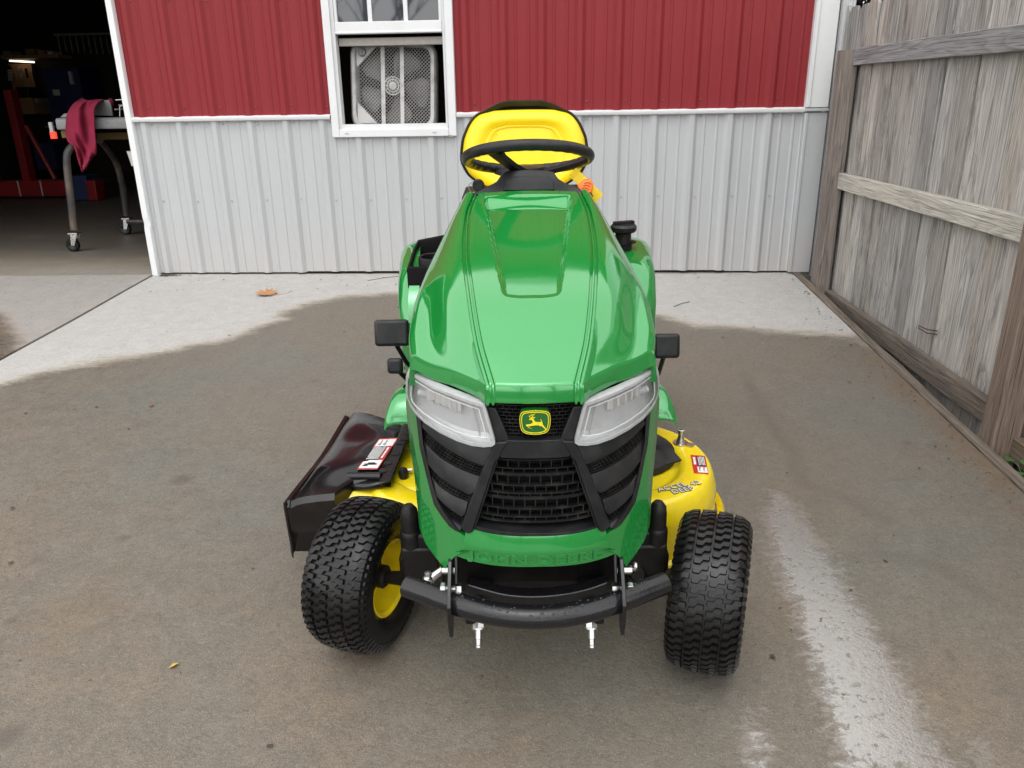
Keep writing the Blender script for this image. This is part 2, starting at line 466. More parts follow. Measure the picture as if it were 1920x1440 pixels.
def frange(a, b, s):
    n = max(1, int(round((b - a) / s))); return [a + (b - a) * i / n for i in range(n + 1)]
zslope = lambda x, y: gz(y) + .0035 * (mnoise.noise(Vector((x * 1.3, y * 1.3, 0))))
JX = -2.706
ys = frange(-9, 0.9, .6)[:-1] + frange(.9, 5.0, .027)
o = link('driveway_slab', slab_mesh('driveway_slab', frange(JX, 1.503, .027), ys, zslope, {'dry': a_dry, 'film': a_film, 'oil': a_oil, 'rust': a_rust})); o.data.materials.append(CONC); o['kind'] = 'structure'
ys = frange(-9, 2.2, .7)[:-1] + frange(2.2, 4.99, .03)
o = link('driveway_slab', slab_mesh('driveway_slab_worn', frange(-10, -4.2, .6)[:-1] + frange(-4.2, JX - .024, .03), ys, zslope, {'dry': a_dryl, 'film': a_filml})); o.data.materials.append(CONCL); o['kind'] = 'structure'
def a_gar(x, y): return .35 + .32 * sstep(6.1, 5.1, y) + .12 * mnoise.noise(Vector((x * .7, y * 3.5, 4))) + (.25 * math.exp(-((y - 5.12) / .1)**2) if x > -3.6 else 0)  # floor paler towards the doorway, with noise streaks and a pale threshold band
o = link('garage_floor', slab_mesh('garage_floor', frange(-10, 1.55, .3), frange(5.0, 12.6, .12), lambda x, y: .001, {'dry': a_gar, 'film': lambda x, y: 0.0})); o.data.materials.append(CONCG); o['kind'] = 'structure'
# joint filler between the two slabs
DIRT = mat('joint_dirt', (.085, .065, .05), .9, vary=.4, vscale=60)
m = MB()
m.grid([[Vector((JX - .026, y, gz(y) - .008)), Vector((JX + .002, y, gz(y) - .008))] for y in frange(-9, 5.0, .5)])
tag(put('slab_joint', m, DIRT), kind='structure')
# soil around everything, out to the horizon
SOIL, nt, p = base_mat('soil')
v = coords(nt)
c = ramp(nt, noise_(nt, v, 3, 9, .7), [(.3, (.02, .017, .013)), (.52, (.06, .05, .035)), (.62, (.05, .062, .022)), (.8, (.08, .085, .035))])
nt.links.new(c.outputs[0], p.inputs['Base Color']); p.inputs['Roughness'].default_value = .95
nt.links.new(bump_(nt, noise_(nt, v, 30, 6), .8, .03), p.inputs['Normal'])
yy = [-400, -60, -20, -9, -4, 0, 2, 3.5, 5.0, 12, 60, 400]
zz = lambda y: -.19 if y > 5 else max(SLOPE * (y - D), -1.4) - .13
m = MB(); m.grid([[Vector((x, y, zz(y))) for x in (-400, -60, -12, -4, 0, 1.5, 3, 12, 60, 400)] for y in yy])
tag(put('ground', m, SOIL), kind='structure')

# ================================================================== BARN
def siding(name, c, rough):
    m, nt, p = base_mat(name)
    v = coords(nt)
    f = noise_(nt, coords(nt, (3, 3, .6)), 3, 6, .6)
    cc = mixc(nt, f, tuple(x * .95 for x in c), tuple(min(1, x * 1.05) for x in c))
    # dust kicked up from the slab and a few scuffs
    z = nt.nodes.new('ShaderNodeSeparateXYZ'); tc = nt.nodes.new('ShaderNodeTexCoord'); nt.links.new(tc.outputs['Object'], z.inputs[0])
    low = ramp(nt, z.outputs[2], [(0.0, .55), (.38, 0)])
    dust = math_(nt, 'MULTIPLY', low.outputs[0], ramp(nt, noise_(nt, v, 9, 7, .65), [(.3, .25), (.7, 1)]).outputs[0])
    cc = mixc(nt, dust, cc, (.46, .42, .36))
    sc = ramp(nt, noise_(nt, v, 15, 8, .75), [(.70, 0), (.75, .5)])
    cc = mixc(nt, sc.outputs[0], cc, tuple(min(1, x * .7) for x in c))
    nt.links.new(cc, p.inputs['Base Color'])
    p.inputs['Roughness'].default_value = rough
    nt.links.new(bump_(nt, noise_(nt, v, 5, 3), .25, .006), p.inputs['Normal'])
    return m
RED = siding('red_steel', (.215, .018, .023), .5)
RED.node_tree.nodes['Principled BSDF'].inputs['Specular IOR Level'].default_value = .28
LGREY = siding('light_grey_steel', (.425, .435, .445), .45)
TRIMW = mat('white_trim_steel', (.68, .69, .695), .4, vary=.03)
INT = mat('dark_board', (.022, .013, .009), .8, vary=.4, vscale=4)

WALL_H = 3.7
X_L, X_R = -2.70, 1.47                        # sheeted length of the wall
WX0, WX1, WZ0, WZ1 = -1.395, -.64, .88, 2.25  # hole for the window
RIB0, RIBS = -2.62, .2286
def prof():
    pts = []
    k = -1
    while True:
        xc = RIB0 + RIBS * k
        if xc - .2 > X_R: break
        pts += [(xc - .034, 0), (xc - .013, .019), (xc + .013, .019), (xc + .034, 0)]
        for q in (.0762, .1524):
            pts += [(xc + q - .010, 0), (xc + q - .004, .0045), (xc + q + .004, .0045), (xc + q + .010, 0)]
        k += 1
    return [p for p in pts]
PROF = prof()
def d_at(x): return interp(x, [p[0] for p in PROF], [p[1] for p in PROF])
barn = thing('barn', (0, D, 0), 'red and light grey ribbed steel barn wall with white window and open garage doorway', 'building')
def sheet(xa, xb, za, zb, hole=None):
    xs = sorted(set([xa, xb] + [p[0] for p in PROF if xa < p[0] < xb] + ([h for h in hole[:2] if xa < h < xb] if hole else [])))
    m = MB()
    for a, b in zip(xs[:-1], xs[1:]):
        spans = [(za, zb)]
        if hole and a >= hole[0] - 1e-6 and b <= hole[1] + 1e-6:
            spans = [s for s in ((za, min(zb, hole[2])), (max(za, hole[3]), zb)) if s[1] > s[0] + 1e-4]
        for s in spans:
            cuts = frange(s[0], s[1], .5)
            for c0, c1 in zip(cuts[:-1], cuts[1:]):
                m.add([(a, -d_at(a), c0), (b, -d_at(b), c0), (b, -d_at(b), c1), (a, -d_at(a), c1)], [(0, 1, 2, 3)])
    return m
edges = [X_L] + [RIB0 + RIBS * (4 * k + 4) + .036 for k in range(4)] + [X_R]
for i, (a, b) in enumerate(zip(edges[:-1], edges[1:])):
    sh = put('wainscot_sheet', sheet(a, b, .012 + .006 * (i % 2), .978, (WX0, WX1, WZ0, WZ1)), LGREY, barn, 25, loc=(0, -.0012 * (i % 2), 0))
    sh = put('siding_sheet', sheet(a, b, 1.0, WALL_H, (WX0, WX1, WZ0, WZ1)), RED, barn, 25, loc=(0, -.0012 * (i % 2), 0))
m = MB()          # backing so that the sheets have a body behind them
for a, b, c, d in ((X_L + .02, WX0, 0.03, WALL_H), (WX1, 1.58, 0.03, WALL_H), (WX0, WX1, .03, WZ0), (WX0, WX1, WZ1, WALL_H), (-9.5, -5.75, 0.03, WALL_H), (-5.75, X_L + .02, 2.45, WALL_H)):
    m.box(((a + b) / 2, .068, (c + d) / 2), (b - a, .10, d - c))
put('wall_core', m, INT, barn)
for a, b, z in ((X_L, WX0 - .018, .985), (WX1 + .014, X_R, .986)):
    m = MB(); n = 12
    rows = []
    for x in frange(a, b, .2):
        dz = .002 * mnoise.noise(Vector((x * 3, 0, 0)))
        rows.append([Vector((x, 0, z + .019 + dz)), Vector((x, -.030, z + .014 + dz)), Vector((x, -.034, z + .011 + dz)), Vector((x, -.034, z - .007 + dz)), Vector((x, -.030, z - .011 + dz)), Vector((x, 0, z - .013 + dz))])
    m.grid(rows); put('waist_trim', m, TRIMW, barn, 50)
m = MB(); m.box((X_R + .064, -.022, 2.15), (.134, .044, 2.30)); m.box((X_R + .012, -.034, 2.15), (.02, .036, 2.295))
put('corner_trim', m, TRIMW, barn, bevel=.004)
m = MB(); m.box((X_R + .068, -.018, .49), (.134, .036, .965)); m.box((X_R + .012, -.028, .49), (.02, .030, .96)); m.box((X_R + .066, -.025, .987), (.14, .05, .018))
put('corner_trim', m, LGREY, barn, bevel=.004)
# door jamb with its small dent
m = MB(); rows = []
for z in frange(0, 2.5, .02):
    k = .012 * math.exp(-((z - .345) / .022)**2)
    rows.append([Vector((X_L - .022 + k * .2, .12, z)), Vector((X_L - .022 + k * .4, -.028 - k * .3, z)), Vector((X_L - .018 + k, -.036 - k * .4, z)), Vector((X_L + .018 + k * .7, -.036 + k, z)), Vector((X_L + .022 + k * .4, -.028, z)), Vector((X_L + .022, .05, z))])
m.grid(rows); put('door_jamb', m, TRIMW, barn, 50)
m = MB(); m.box((-4.225, -.01, 2.52), (3.06, .05, .14)); put('door_header', m, TRIMW, barn)
# screws
for mset, scol in (('g', (.40, .40, .40)), ('r', (.20, .05, .05))):
  m = MB(); k = 0
  while RIB0 + RIBS * k < X_R - .05:
      x = RIB0 + RIBS * k + .046
      for z in ((.485, .955) if mset == 'g' else (1.055, 1.66)):
          if WX0 - .03 < x < WX1 + .03 and z > WZ0 - .05: continue
          m.lathe([(.0001, -.0065), (.0035, -.0065), (.004, -.0035), (.0065, -.003), (.0065, 0)], 8, (x + random.uniform(-.004, .004), -.001, z + random.uniform(-.006, .006)), 'Y')
      k += 1
  tag(put('screw', m, mat('screw_head_' + mset, scol, .5, metal=.3), barn, 40), kind='stuff')
# roof, inner shell
ROOFM = mat('roof_steel', (.42, .43, .44), .5)
m = MB()
for s in (0,):
    m.add([(-9.8, -.35, WALL_H - .03), (1.95, -.35, WALL_H - .03), (1.95, 3.9, WALL_H + 1.3), (-9.8, 3.9, WALL_H + 1.3), (1.95, 7.95, WALL_H - .03), (-9.8, 7.95, WALL_H - .03),
           (-9.8, -.35, WALL_H + .05), (1.95, -.35, WALL_H + .05), (1.95, 3.9, WALL_H + 1.38), (-9.8, 3.9, WALL_H + 1.38), (1.95, 7.95, WALL_H + .05), (-9.8, 7.95, WALL_H + .05)],
          [(0, 1, 2, 3), (3, 2, 4, 5), (6, 9, 8, 7), (9, 11, 10, 8), (0, 6, 7, 1), (5, 4, 10, 11), (1, 7, 8, 2), (2, 8, 10, 4), (0, 3, 9, 6), (3, 5, 11, 9)])
put('roof', m, ROOFM, barn, 0)
for c_, s_ in (((-4, 7.60, 1.6), (11.4, .08, 3.4)), ((1.56, 3.87, 1.6), (.08, 7.4, 3.4)), ((-9.6, 3.87, 1.6), (.08, 7.4, 3.4))):
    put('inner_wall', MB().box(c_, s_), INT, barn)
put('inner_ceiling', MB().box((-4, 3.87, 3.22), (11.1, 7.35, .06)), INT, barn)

# ---- window
wf = MB()
X0, X1, Z0, Z1 = -1.409, -.628, .866, 2.30
def frame_ring(m, x0, x1, z0, z1, w, y0, y1, wb=None):
    wb = wb or w
    m.box(((x0 + w / 2), (y0 + y1) / 2, (z0 + z1) / 2), (w, y1 - y0, z1 - z0))
    m.box(((x1 - w / 2), (y0 + y1) / 2, (z0 + z1) / 2), (w, y1 - y0, z1 - z0))
    m.box(((x0 + x1) / 2, (y0 + y1) / 2, z0 + wb / 2), (x1 - x0 - 2 * w, y1 - y0, wb))
    m.box(((x0 + x1) / 2, (y0 + y1) / 2, z1 - w / 2), (x1 - x0 - 2 * w, y1 - y0, w))
frame_ring(wf, X0, X1, Z0, Z1, .046, -.034, .03)
win = put('window_frame', wf, WHITE, barn, bevel=.004)
m = MB(); frame_ring(m, X0 + .042, X1 - .042, Z0 + .042, Z1 - .042, .024, -.014, .05, .034)
put('inner_frame', m, WHITE, win, bevel=.003)
for x in (-1.315, -.765): put('weep_cover', MB().box((x, -.0365, .890), (.022, .003, .006)), LGREY, win)
m = MB(); m.box(((X0 + X1) / 2, .0, 1.488), (X1 - X0 - .135, .03, .068)); m.box(((X0 + X1) / 2, -.013, 1.462), (X1 - X0 - .135, .012, .012))
put('meeting_rail', m, WHITE, win, bevel=.003)
PX0, PX1 = X0 + .068, X1 - .068
for x in (PX0 + .008, PX1 - .008): put('sash_stile', MB().box((x, .004, 1.88), (.018, .022, .716)), WHITE, win, bevel=.002)
pw = (PX1 - PX0)
for k in (1, 2):
    m = MB(); m.box((PX0 + pw * k / 3, .006, 1.88), (.026, .014, .714)); put('muntin', m, WHITE, win, bevel=.002)
GLASS, nt, p = base_mat('window_glass')
p.inputs['Base Color'].default_value = (.035, .04, .046, 1); p.inputs['Roughness'].default_value = .03
p.inputs['Specular IOR Level'].default_value = .5; p.inputs['IOR'].default_value = 1.75
for k in range(3):
    m = MB(); m.box((PX0 + pw * (k + .5) / 3, .014, 1.88), (pw / 3 - .027, .005, .71)); put('pane', m, GLASS, win)
m = MB(); m.box(((X0 + X1) / 2, .052, 1.415), (X1 - X0 - .14, .026, .045)); put('lower_sash', m, mat('aged_vinyl', (.36, .34, .31), .5, vary=.2), win, bevel=.004)
m = MB(); m.box(((X0 + X1) / 2, .06, .912), (X1 - X0 - .12, .10, .02)); put('sill', m, WHITE, win)

# ---- downspout on the corner
m = MB(); rows = []
for z in (-.02, 3.2):
    row = []
    for k in range(49):
        a = k / 48
        x = lerp(-.042, .042, a); row.append(Vector((x, -.03 + .005 * math.cos(a * 2 * math.pi * 5), z)))
    row += [Vector((.042, .04, z)), Vector((-.042, .04, z))]
    rows.append(row)
m.grid(rows, closed=True)
sp = put('downspout', m, TRIMW, None, 30, loc=(1.664, D + .03, 0))
tag(sp, 'white fluted downspout between the barn corner and the wooden fence', 'downspout')

# ---- box fan in the window
FANW = mat('fan_plastic', (.46, .455, .44), .5, dirt=(.18, .165, .15), dscale=12, damt=.6)
FANB = mat('fan_blade_plastic', (.13, .128, .125), .45, dirt=(.12, .11, .1), dscale=8, damt=.6)
fan = thing('box_fan', (-1.035, D + .115, 1.165), 'dusty pale grey box fan leaning in the open lower half of the window', 'fan', rot=(math.radians(-4), math.radians(2.2), 0))
def rrect(w, h, r, n=6):
    pts = []
    for cx, cz, a0 in ((w / 2 - r, h / 2 - r, 0), (-w / 2 + r, h / 2 - r, 90), (-w / 2 + r, -h / 2 + r, 180), (w / 2 - r, -h / 2 + r, 270)):
        for k in range(n + 1):
            a = math.radians(a0 + 90 * k / n); pts.append((cx + r * math.cos(a), cz + r * math.sin(a)))
    return pts
HW = .27
m = MB(); rows = []
for ins, y in ((.036, .0), (.030, -.008), (.012, -.010), (0, .006), (0, .1), (.02, .105), (.036, .1), (.036, .0)):
    rows.append([Vector((x, y, z)) for x, z in rrect(2 * HW - 2 * ins, 2 * HW - 2 * ins, .085 - ins * .5)])
m.grid(rows, closed=True); put('housing', m, FANW, fan, 40)
def clip_diag(c, s, x0, x1, z0, z1):
    # the piece of the line z = s*x + c inside a rectangle
    pts = []
    for x in (x0, x1):
        z = s * x + c
        if z0 <= z <= z1: pts.append((x, z))
    for z in (z0, z1):
        x = (z - c) / s
        if x0 < x < x1: pts.append((x, z))
    return pts[:2] if len(pts) >= 2 else None
m = MB()
G = HW - .036
for s in (1.0, -1.0):
    c = -.62
    while c < .62:
        q = clip_diag(c, s, -G, G, -G, G)
        if q and math.dist(*q) > .03:
            m.tube([(q[0][0], -.002 + (.002 if s > 0 else 0), q[0][1]), (q[1][0], -.002 + (.002 if s > 0 else 0), q[1][1])], .0014 if s > 0 else .0011, 4, caps=False)
        c += .0215
put('grille', m, FANW, fan, 0)
for x in (-.062, .058):
    m = MB(); m.box((x, -.007, 0), (.026, .008, 2 * G)); put('strut', m, FANW, fan, bevel=.002)
m = MB()
for r in (.018, .034, .05):
    m.lathe([(r, -.012), (r + .006, -.012), (r + .006, -.004), (r, -.004), (r, -.012)], 28, (0, 0, 0), 'Y')
for k in range(12):
    a = k * math.pi / 6
    m.box((math.sin(a) * .036, -.009, math.cos(a) * .036), (.004, .006, .04), Matrix.Rotation(a, 3, 'Y'))
m.lathe([(.0001, -.013), (.02, -.013), (.02, -.003)], 20, (0, 0, 0), 'Y')
put('hub_guard', m, FANW, fan, 30)
m = MB(); m.lathe([(.0001, .03), (.055, .03), (.06, .035), (.06, .075)], 24, (0, 0, 0), 'Y'); put('hub', m, FANB, fan)
for k in range(5):
    rows = []
    a0 = k * 2 * math.pi / 5 + .35
    for r in (.05, .09, .14, .19, .222):
        row = []
        wd = interp(r, [.05, .12, .19, .222], [.30, .42, .47, .36])
        for t in (-1, -.5, 0, .5, 1):
            a = a0 + t * wd + (r - .05) * .9
            row.append(Vector((r * math.sin(a), .052 + t * .022, r * math.cos(a))))
        rows.append(row)
    m = MB().grid(rows); b = put('blade', m, FANB, fan, 40)
    so = b.modifiers.new('solid', 'SOLIDIFY'); so.thickness = .003
for sx, sz, nm in ((-1, 1, 'control_plate'), (-1, -1, 'corner_plate')):
    m = MB(); q = [(-.232, .232), (-.075, .232), (-.232, .075)]
    m.prism([(-.228, -.009, .228 * sz), (-.10, -.009, .228 * sz), (-.228, -.009, .10 * sz)], (0, .008, 0)); cp = put(nm, m, FANW, fan, bevel=.002)
    if sz > 0:
        m = MB(); m.lathe([(.0001, -.03), (.022, -.03), (.026, -.012), (.026, -.009)], 20, (-.19, 0, .19), 'Y'); m.box((-.19, -.034, .19), (.008, .01, .04)); put('knob', m, mat('fan_knob', (.2, .195, .19), .5), cp)

# ================================================================== FENCE
def wood(name, dark, light, tint, ringamt=.5, stain=None, stain_amt=.4):
    m, nt, p = base_mat(name)
    tc = nt.nodes.new('ShaderNodeTexCoord'); oi = nt.nodes.new('ShaderNodeObjectInfo')
    add = nt.nodes.new('ShaderNodeVectorMath'); add.operation = 'MULTIPLY_ADD'
    add.inputs[1].default_value = (1, 1, 1)
    cx = nt.nodes.new('ShaderNodeCombineXYZ')
    for i, k in enumerate((37.0, 61.0, 23.0)): nt.links.new(math_(nt, 'MULTIPLY', oi.outputs['Random'], k), cx.inputs[i])
    nt.links.new(tc.outputs['Object'], add.inputs[0]); nt.links.new(cx.outputs[0], add.inputs[2])
    def mp(s):
        q = nt.nodes.new('ShaderNodeMapping'); q.inputs['Scale'].default_value = s; nt.links.new(add.outputs[0], q.inputs['Vector']); return q.outputs[0]
    g1 = noise_(nt, mp((46, 46, 1.1)), 1.6, 6, .62, .5)
    g2 = noise_(nt, mp((210, 210, 3.2)), 1.3, 4, .6, .2)
    g3 = noise_(nt, mp((7, 7, .8)), 1.4, 4, .5)
    # growth rings stretched along the board, pushed aside by knots
    vo = nt.nodes.new('ShaderNodeTexVoronoi'); vo.inputs['Scale'].default_value = 1.0; nt.links.new(mp((5.5, 5.5, 1.7)), vo.inputs['Vector'])
    kn = math_(nt, 'MULTIPLY', ramp(nt, vo.outputs['Distance'], [(.0, 1), (.20, 0)]).outputs[0], 1.0)
    wv = nt.nodes.new('ShaderNodeTexNoise'); wv.inputs['Scale'].default_value = 1; wv.inputs['Detail'].default_value = 1.5
    nt.links.new(mp((9, 9, .75)), wv.inputs['Vector'])
    ring = math_(nt, 'FRACT', math_(nt, 'ADD', math_(nt, 'MULTIPLY', wv.outputs['Fac'], 15.0), math_(nt, 'MULTIPLY', kn, 3.0)))
    ringr = ramp(nt, ring, [(0, .0), (.6, .5), (.86, 1), (1, .1)]).outputs[0]
    c = mixc(nt, ramp(nt, g1, [(.28, 0), (.72, 1)]).outputs[0], dark, light)
    c = mixc(nt, math_(nt, 'MULTIPLY', ringr, ringamt), c, tuple(x * .50 for x in dark))
    c = mixc(nt, ramp(nt, g3, [(.38, 0), (.7, .65)]).outputs[0], c, tint)
    c = mixc(nt, ramp(nt, g2, [(.32, .9), (.47, 0)]).outputs[0], c, tuple(x * .30 for x in dark))
    c = mixc(nt, ramp(nt, g2, [(.60, 0), (.78, .5)]).outputs[0], c, tuple(min(1, x * 1.35) for x in light))
    c = mixc(nt, ramp(nt, vo.outputs['Distance'], [(.02, .55), (.10, 0)]).outputs[0], c, tuple(x * .5 for x in dark))
    if stain:
        st = ramp(nt, noise_(nt, mp((9, 9, 2.2)), 1, 7, .7), [(.52, 0), (.66, stain_amt)])
        c = mixc(nt, st.outputs[0], c, stain)
    hv = nt.nodes.new('ShaderNodeMapRange'); nt.links.new(oi.outputs['Random'], hv.inputs[0]); hv.inputs[3].default_value = .66; hv.inputs[4].default_value = 1.2
    sv = nt.nodes.new('ShaderNodeMapRange'); nt.links.new(math_(nt, 'FRACT', math_(nt, 'MULTIPLY', oi.outputs['Random'], 7.3)), sv.inputs[0]); sv.inputs[3].default_value = .38; sv.inputs[4].default_value = 1.0
    hs = nt.nodes.new('ShaderNodeHueSaturation'); nt.links.new(c, hs.inputs['Color']); nt.links.new(hv.outputs[0], hs.inputs['Value']); nt.links.new(sv.outputs[0], hs.inputs['Saturation'])
    nt.links.new(hs.outputs[0], p.inputs['Base Color'])
    p.inputs['Roughness'].default_value = .85; p.inputs['Specular IOR Level'].default_value = .25
    h = math_(nt, 'ADD', math_(nt, 'MULTIPLY', g2, 1.0), math_(nt, 'ADD', math_(nt, 'MULTIPLY', ringr, -.35), math_(nt, 'MULTIPLY', g1, .6)))
    nt.links.new(bump_(nt, h, .8, .004), p.inputs['Normal'])
    return m
W_PICK = wood('weathered_picket_wood', (.33, .305, .27), (.66, .64, .59), (.49, .43, .355), .6, (.12, .11, .112), .8)
W_POST = wood('brown_post_wood', (.17, .100, .062), (.37, .245, .155), (.27, .155, .085), .4)
W_GREY = wood('silver_rail_wood', (.21, .205, .205), (.54, .53, .52), (.33, .32, .325), .45)
W_GRN = wood('mossy_rail_wood', (.32, .305, .26), (.66, .635, .555), (.48, .45, .37), .4, (.2, .185, .16), .6)
W_BRN = wood('damp_rail_wood', (.155, .112, .072), (.36, .275, .18), (.26, .17, .095), .5, (.07, .062, .05), .6)

fence = thing('wooden_fence', (1.66, 4.75, -.02), 'weathered grey dog-eared wooden fence with brown posts and three rails', 'fence')
def fb(name, me, loc, rot=None):
    o = bpy.data.objects.new(name, me); col.objects.link(o); o.parent = fence
    o.matrix_parent_inverse = Matrix.Translation(-Vector(fence.location))
    o.location = loc
    if rot is not None: o.rotation_euler = rot
    return o
def board(w, t, L, seed, ear=0, n=14, wob=.0025):
    """a board standing on local Z with slightly uneven edges"""
    rnd = random.Random(seed); m = MB(); rows = []
    zs = frange(0, L - ear, (L - ear) / n)
    pr = lambda z, w2, k: Vector((k, 0, z))
    off = rnd.uniform(0, 50)
    def sec(z, hw):
        a = mnoise.noise(Vector((off, z * 2.2, 0))) * wob; b = mnoise.noise(Vector((off + 9, z * 2.2, 0))) * wob; c = mnoise.noise(Vector((off + 20, z * 1.1, 0))) * wob * 1.6
        e = min(.003, t * .2)
        x0, x1 = -hw + a, hw + b; y0, y1 = -t / 2 + c, t / 2 + c
        return [Vector(q) for q in ((x0 + e, y0, z), (x1 - e, y0, z), (x1, y0 + e, z), (x1, y1 - e, z), (x1 - e, y1, z), (x0 + e, y1, z), (x0, y1 - e, z), (x0, y0 + e, z))]
    for z in zs: rows.append(sec(z, w / 2))
    if ear: rows.append(sec(L, w / 2 - ear))
    m.grid(rows, closed=True)
    k = len(m.v); m.f.append(tuple(range(8))); m.f.append(tuple(range(k - 8, k)))
    return m
pm = [board(.1400, .017, 1.80, s, ear=.03).mesh('picket', W_PICK, 40) for s in range(7)]
y = 5.03; k = 0
while y > .55:
    r = random.Random(k + 40)
    fb('picket', pm[(k * 3) % 7], (1.673 + r.uniform(-.005, .005), y, -.26 + r.uniform(-.012, .012)), (r.uniform(-.004, .004), r.uniform(-.003, .003), math.radians(90) + r.uniform(-.012, .012)))
    y -= .1412 + r.uniform(0, .0012); k += 1
def post(y, x, w, z0, z1, seed, label):
    o = fb('post', board(w, w, z1 - z0, seed, n=20, wob=.004).mesh('post', W_POST, 40), (x, y, z0)); o['label'] = label; return o
post(4.745, 1.604, .089, -.30, 1.298, 91, 'brown post beside the barn corner')
post(2.655, 1.600, .092, -.42, 1.36, 92, 'brown post at the right edge, split and stained')
def rail(y0, y1, z0, z1, mat_, seed, label, h=.089, t=.038):
    L = math.hypot(y1 - y0, z1 - z0); a = math.atan2(z1 - z0, y0 - y1)
    o = fb('rail', board(h, t, L, seed, n=26, wob=.004).mesh('rail', mat_, 40), (1.640, y0, z0))
    # the board's local X stands upright, its length runs along the fence
    o.rotation_euler = (Matrix.Rotation(-a, 3, 'X') @ Matrix(((0, 1, 0), (0, 0, -1), (-1, 0, 0)))).to_euler()
    o['label'] = label
rail(4.70, 2.705, 1.262, 1.226, W_GREY, 31, 'silver grey top rail')
rail(4.70, 2.705, .599, .594, W_GRN, 32, 'pale mossy middle rail')
rail(4.70, 2.705, -.088, -.086, W_BRN, 33, 'damp brown bottom rail')
rail(2.605, .55, 1.224, 1.19, W_GREY, 34, 'top rail beyond the near post')
rail(2.605, .55, .594, .59, W_GRN, 35, 'middle rail beyond the near post')
rail(2.605, .55, -.145, -.18, W_BRN, 36, 'bottom rail beyond the near post')
m = MB()      # two bent nails sticking out of a picket near the ground
for dz, a in ((0, .2), (.016, -.15)):
    m.tube([(1.664, 3.36, .06 + dz), (1.640, 3.40, .055 + dz), (1.622, 3.45, .062 + dz + a * .02)], .0025, 6)
q = put('nail', m, mat('rusty_nail', (.06, .03, .02), .7), fence); q.matrix_parent_inverse = Matrix.Translation(-Vector(fence.location))
# edging board along the slab
EB = board(.042, .09, 6.4, 77, n=60, wob=.006).mesh('edging_board', W_BRN, 40)
o = link('edging_board', EB); tag(o, 'long weathered wooden board edging the slab along the foot of the fence', 'board')
o.matrix_world = Matrix.Translation((1.527, 5.0, gz(5.0) - .036)) @ Matrix(((1, 0, 0, 0), (0, 0, -1, 0), (0, 1, 0, 0), (0, 0, 0, 1))) @ Matrix.Rotation(TH, 4, 'X')
# ================================================================== RIDING MOWER
mower = thing('riding_mower', T_org, 'green and yellow ride-on mower with black grille facing the viewer on the wet slab', 'riding mower')
mower.rotation_euler = Matrix(((T_x.x, T_y.x, T_z.x), (T_x.y, T_y.y, T_z.y), (T_x.z, T_y.z, T_z.z))).to_euler()
def both(name, mb, material, **kw):
    return put(name, mb, material, mower, **kw), put(name, mb.mirror(), material, mower, **kw)

# ---- hood -----------------------------------------------------------------
Cy, Cz = [-.223, -.13, -.03, .06, .2, .52], [.790, .840, .889, .914, .945, 1.009]
Ry = [-.215, -.125, 0, .2, .38, .52]; Rx = [.080, .104, .123, .142, .147, .134]; Rz = [.7895, .8395, .8955, .941, .975, 1.004]
Ey, Ex, Ez = [-.045, .02, .1, .2, .35, .52], [.238, .249, .248, .236, .208, .168], [.785, .812, .842, .874, .924, .990]
def recess(x, y):
    w = interp(y, [-.03, 0, .1, .23, .52], [.055, .062, .073, .088, .117])
    s = 1 - sstep(w - .013, w, abs(x))
    rr = .022                      # rounded front corners
    f = sstep(-.030, -.004, y - .5 * max(0, abs(x) - (w - .035))**1.2)
    r = 1 - sstep(.445, .500, y)
    d = lerp(.008, .020, min(1, max(0, (y + .03) / .48)))
    return s * f * r * d
NV = 190
def hood_row(v):
    pts = []
    yc = lerp(-.223, .52, v); yr = lerp(-.215, .52, v); ye = lerp(-.045, .52, v)
    c = Vector((0, yc, pchip(yc, Cy, Cz))); r = Vector((pchip(yr, Ry, Rx), yr, pchip(yr, Ry, Rz))); e = Vector((pchip(ye, Ey, Ex), ye, pchip(ye, Ey, Ez)))
    n1, n2 = 44, 30
    for k in range(n1 + 1):
        t = k / n1 * (1 - .0105 / r.x)
        p = Vector((r.x * t, lerp(c.y, r.y, t * t), lerp(c.z, r.z, t * t)))
        p.z -= recess(p.x, p.y)
        pts.append(p)
    for dx, dz in ((-.0085, 0), (-.0072, -.0052), (-.0038, -.0058), (-.0022, -.0008), (.0006, -.0008), (.0024, -.0062), (.0064, -.0066), (.0086, -.0016)):
        pts.append(Vector((r.x + dx, r.y, r.z + dz)))
    bul = .020 * (sstep(0, .25, v)) * (1 - .55 * v) + .004
    for k in range(1, n2 + 1):
        t = k / n2
        p = r.lerp(e, .10 + .90 * t) if k > 0 else r
        tt = .10 + .90 * t
        p.z += bul * 4 * tt * (1 - tt) - .0014
        # hollow above the lamps
        p.z -= .016 * math.exp(-((v - .16) / .13)**2) * math.exp(-((tt - .70) / .17)**2)
        p.z += .006 * math.exp(-((v - .2) / .2)**2) * math.exp(-((tt - .93) / .06)**2)
        pts.append(p)
    for dx, dz in ((.0035, -.003), (.0058, -.009), (.0066, -.018), (.0068, -.034)):
        pts.append(Vector((e.x + dx, e.y, e.z - .0014 + dz)))
    return pts
def mirror_row(row): return [Vector((-p.x, p.y, p.z)) for p in reversed(row[1:])] + row
rows = []
r0_ = hood_row(0)
def lip(row, off, dz):
    out = []
    for p in row:
        a = math.radians(58) * min(1, (abs(p.x) / .24))**2
        out.append(Vector((p.x + math.sin(a) * off, p.y - math.cos(a) * off, p.z + dz)))
    return out
for off, dz in ((-.016, -.036), (.0065, -.0365), (.0075, -.034), (.0035, -.006), (.0016, -.0016)):
    rows.append(mirror_row(lip(r0_, off, dz)))
for j in range(NV + 1): rows.append(mirror_row(hood_row((j / NV)**1.0)))
last = rows[-1]
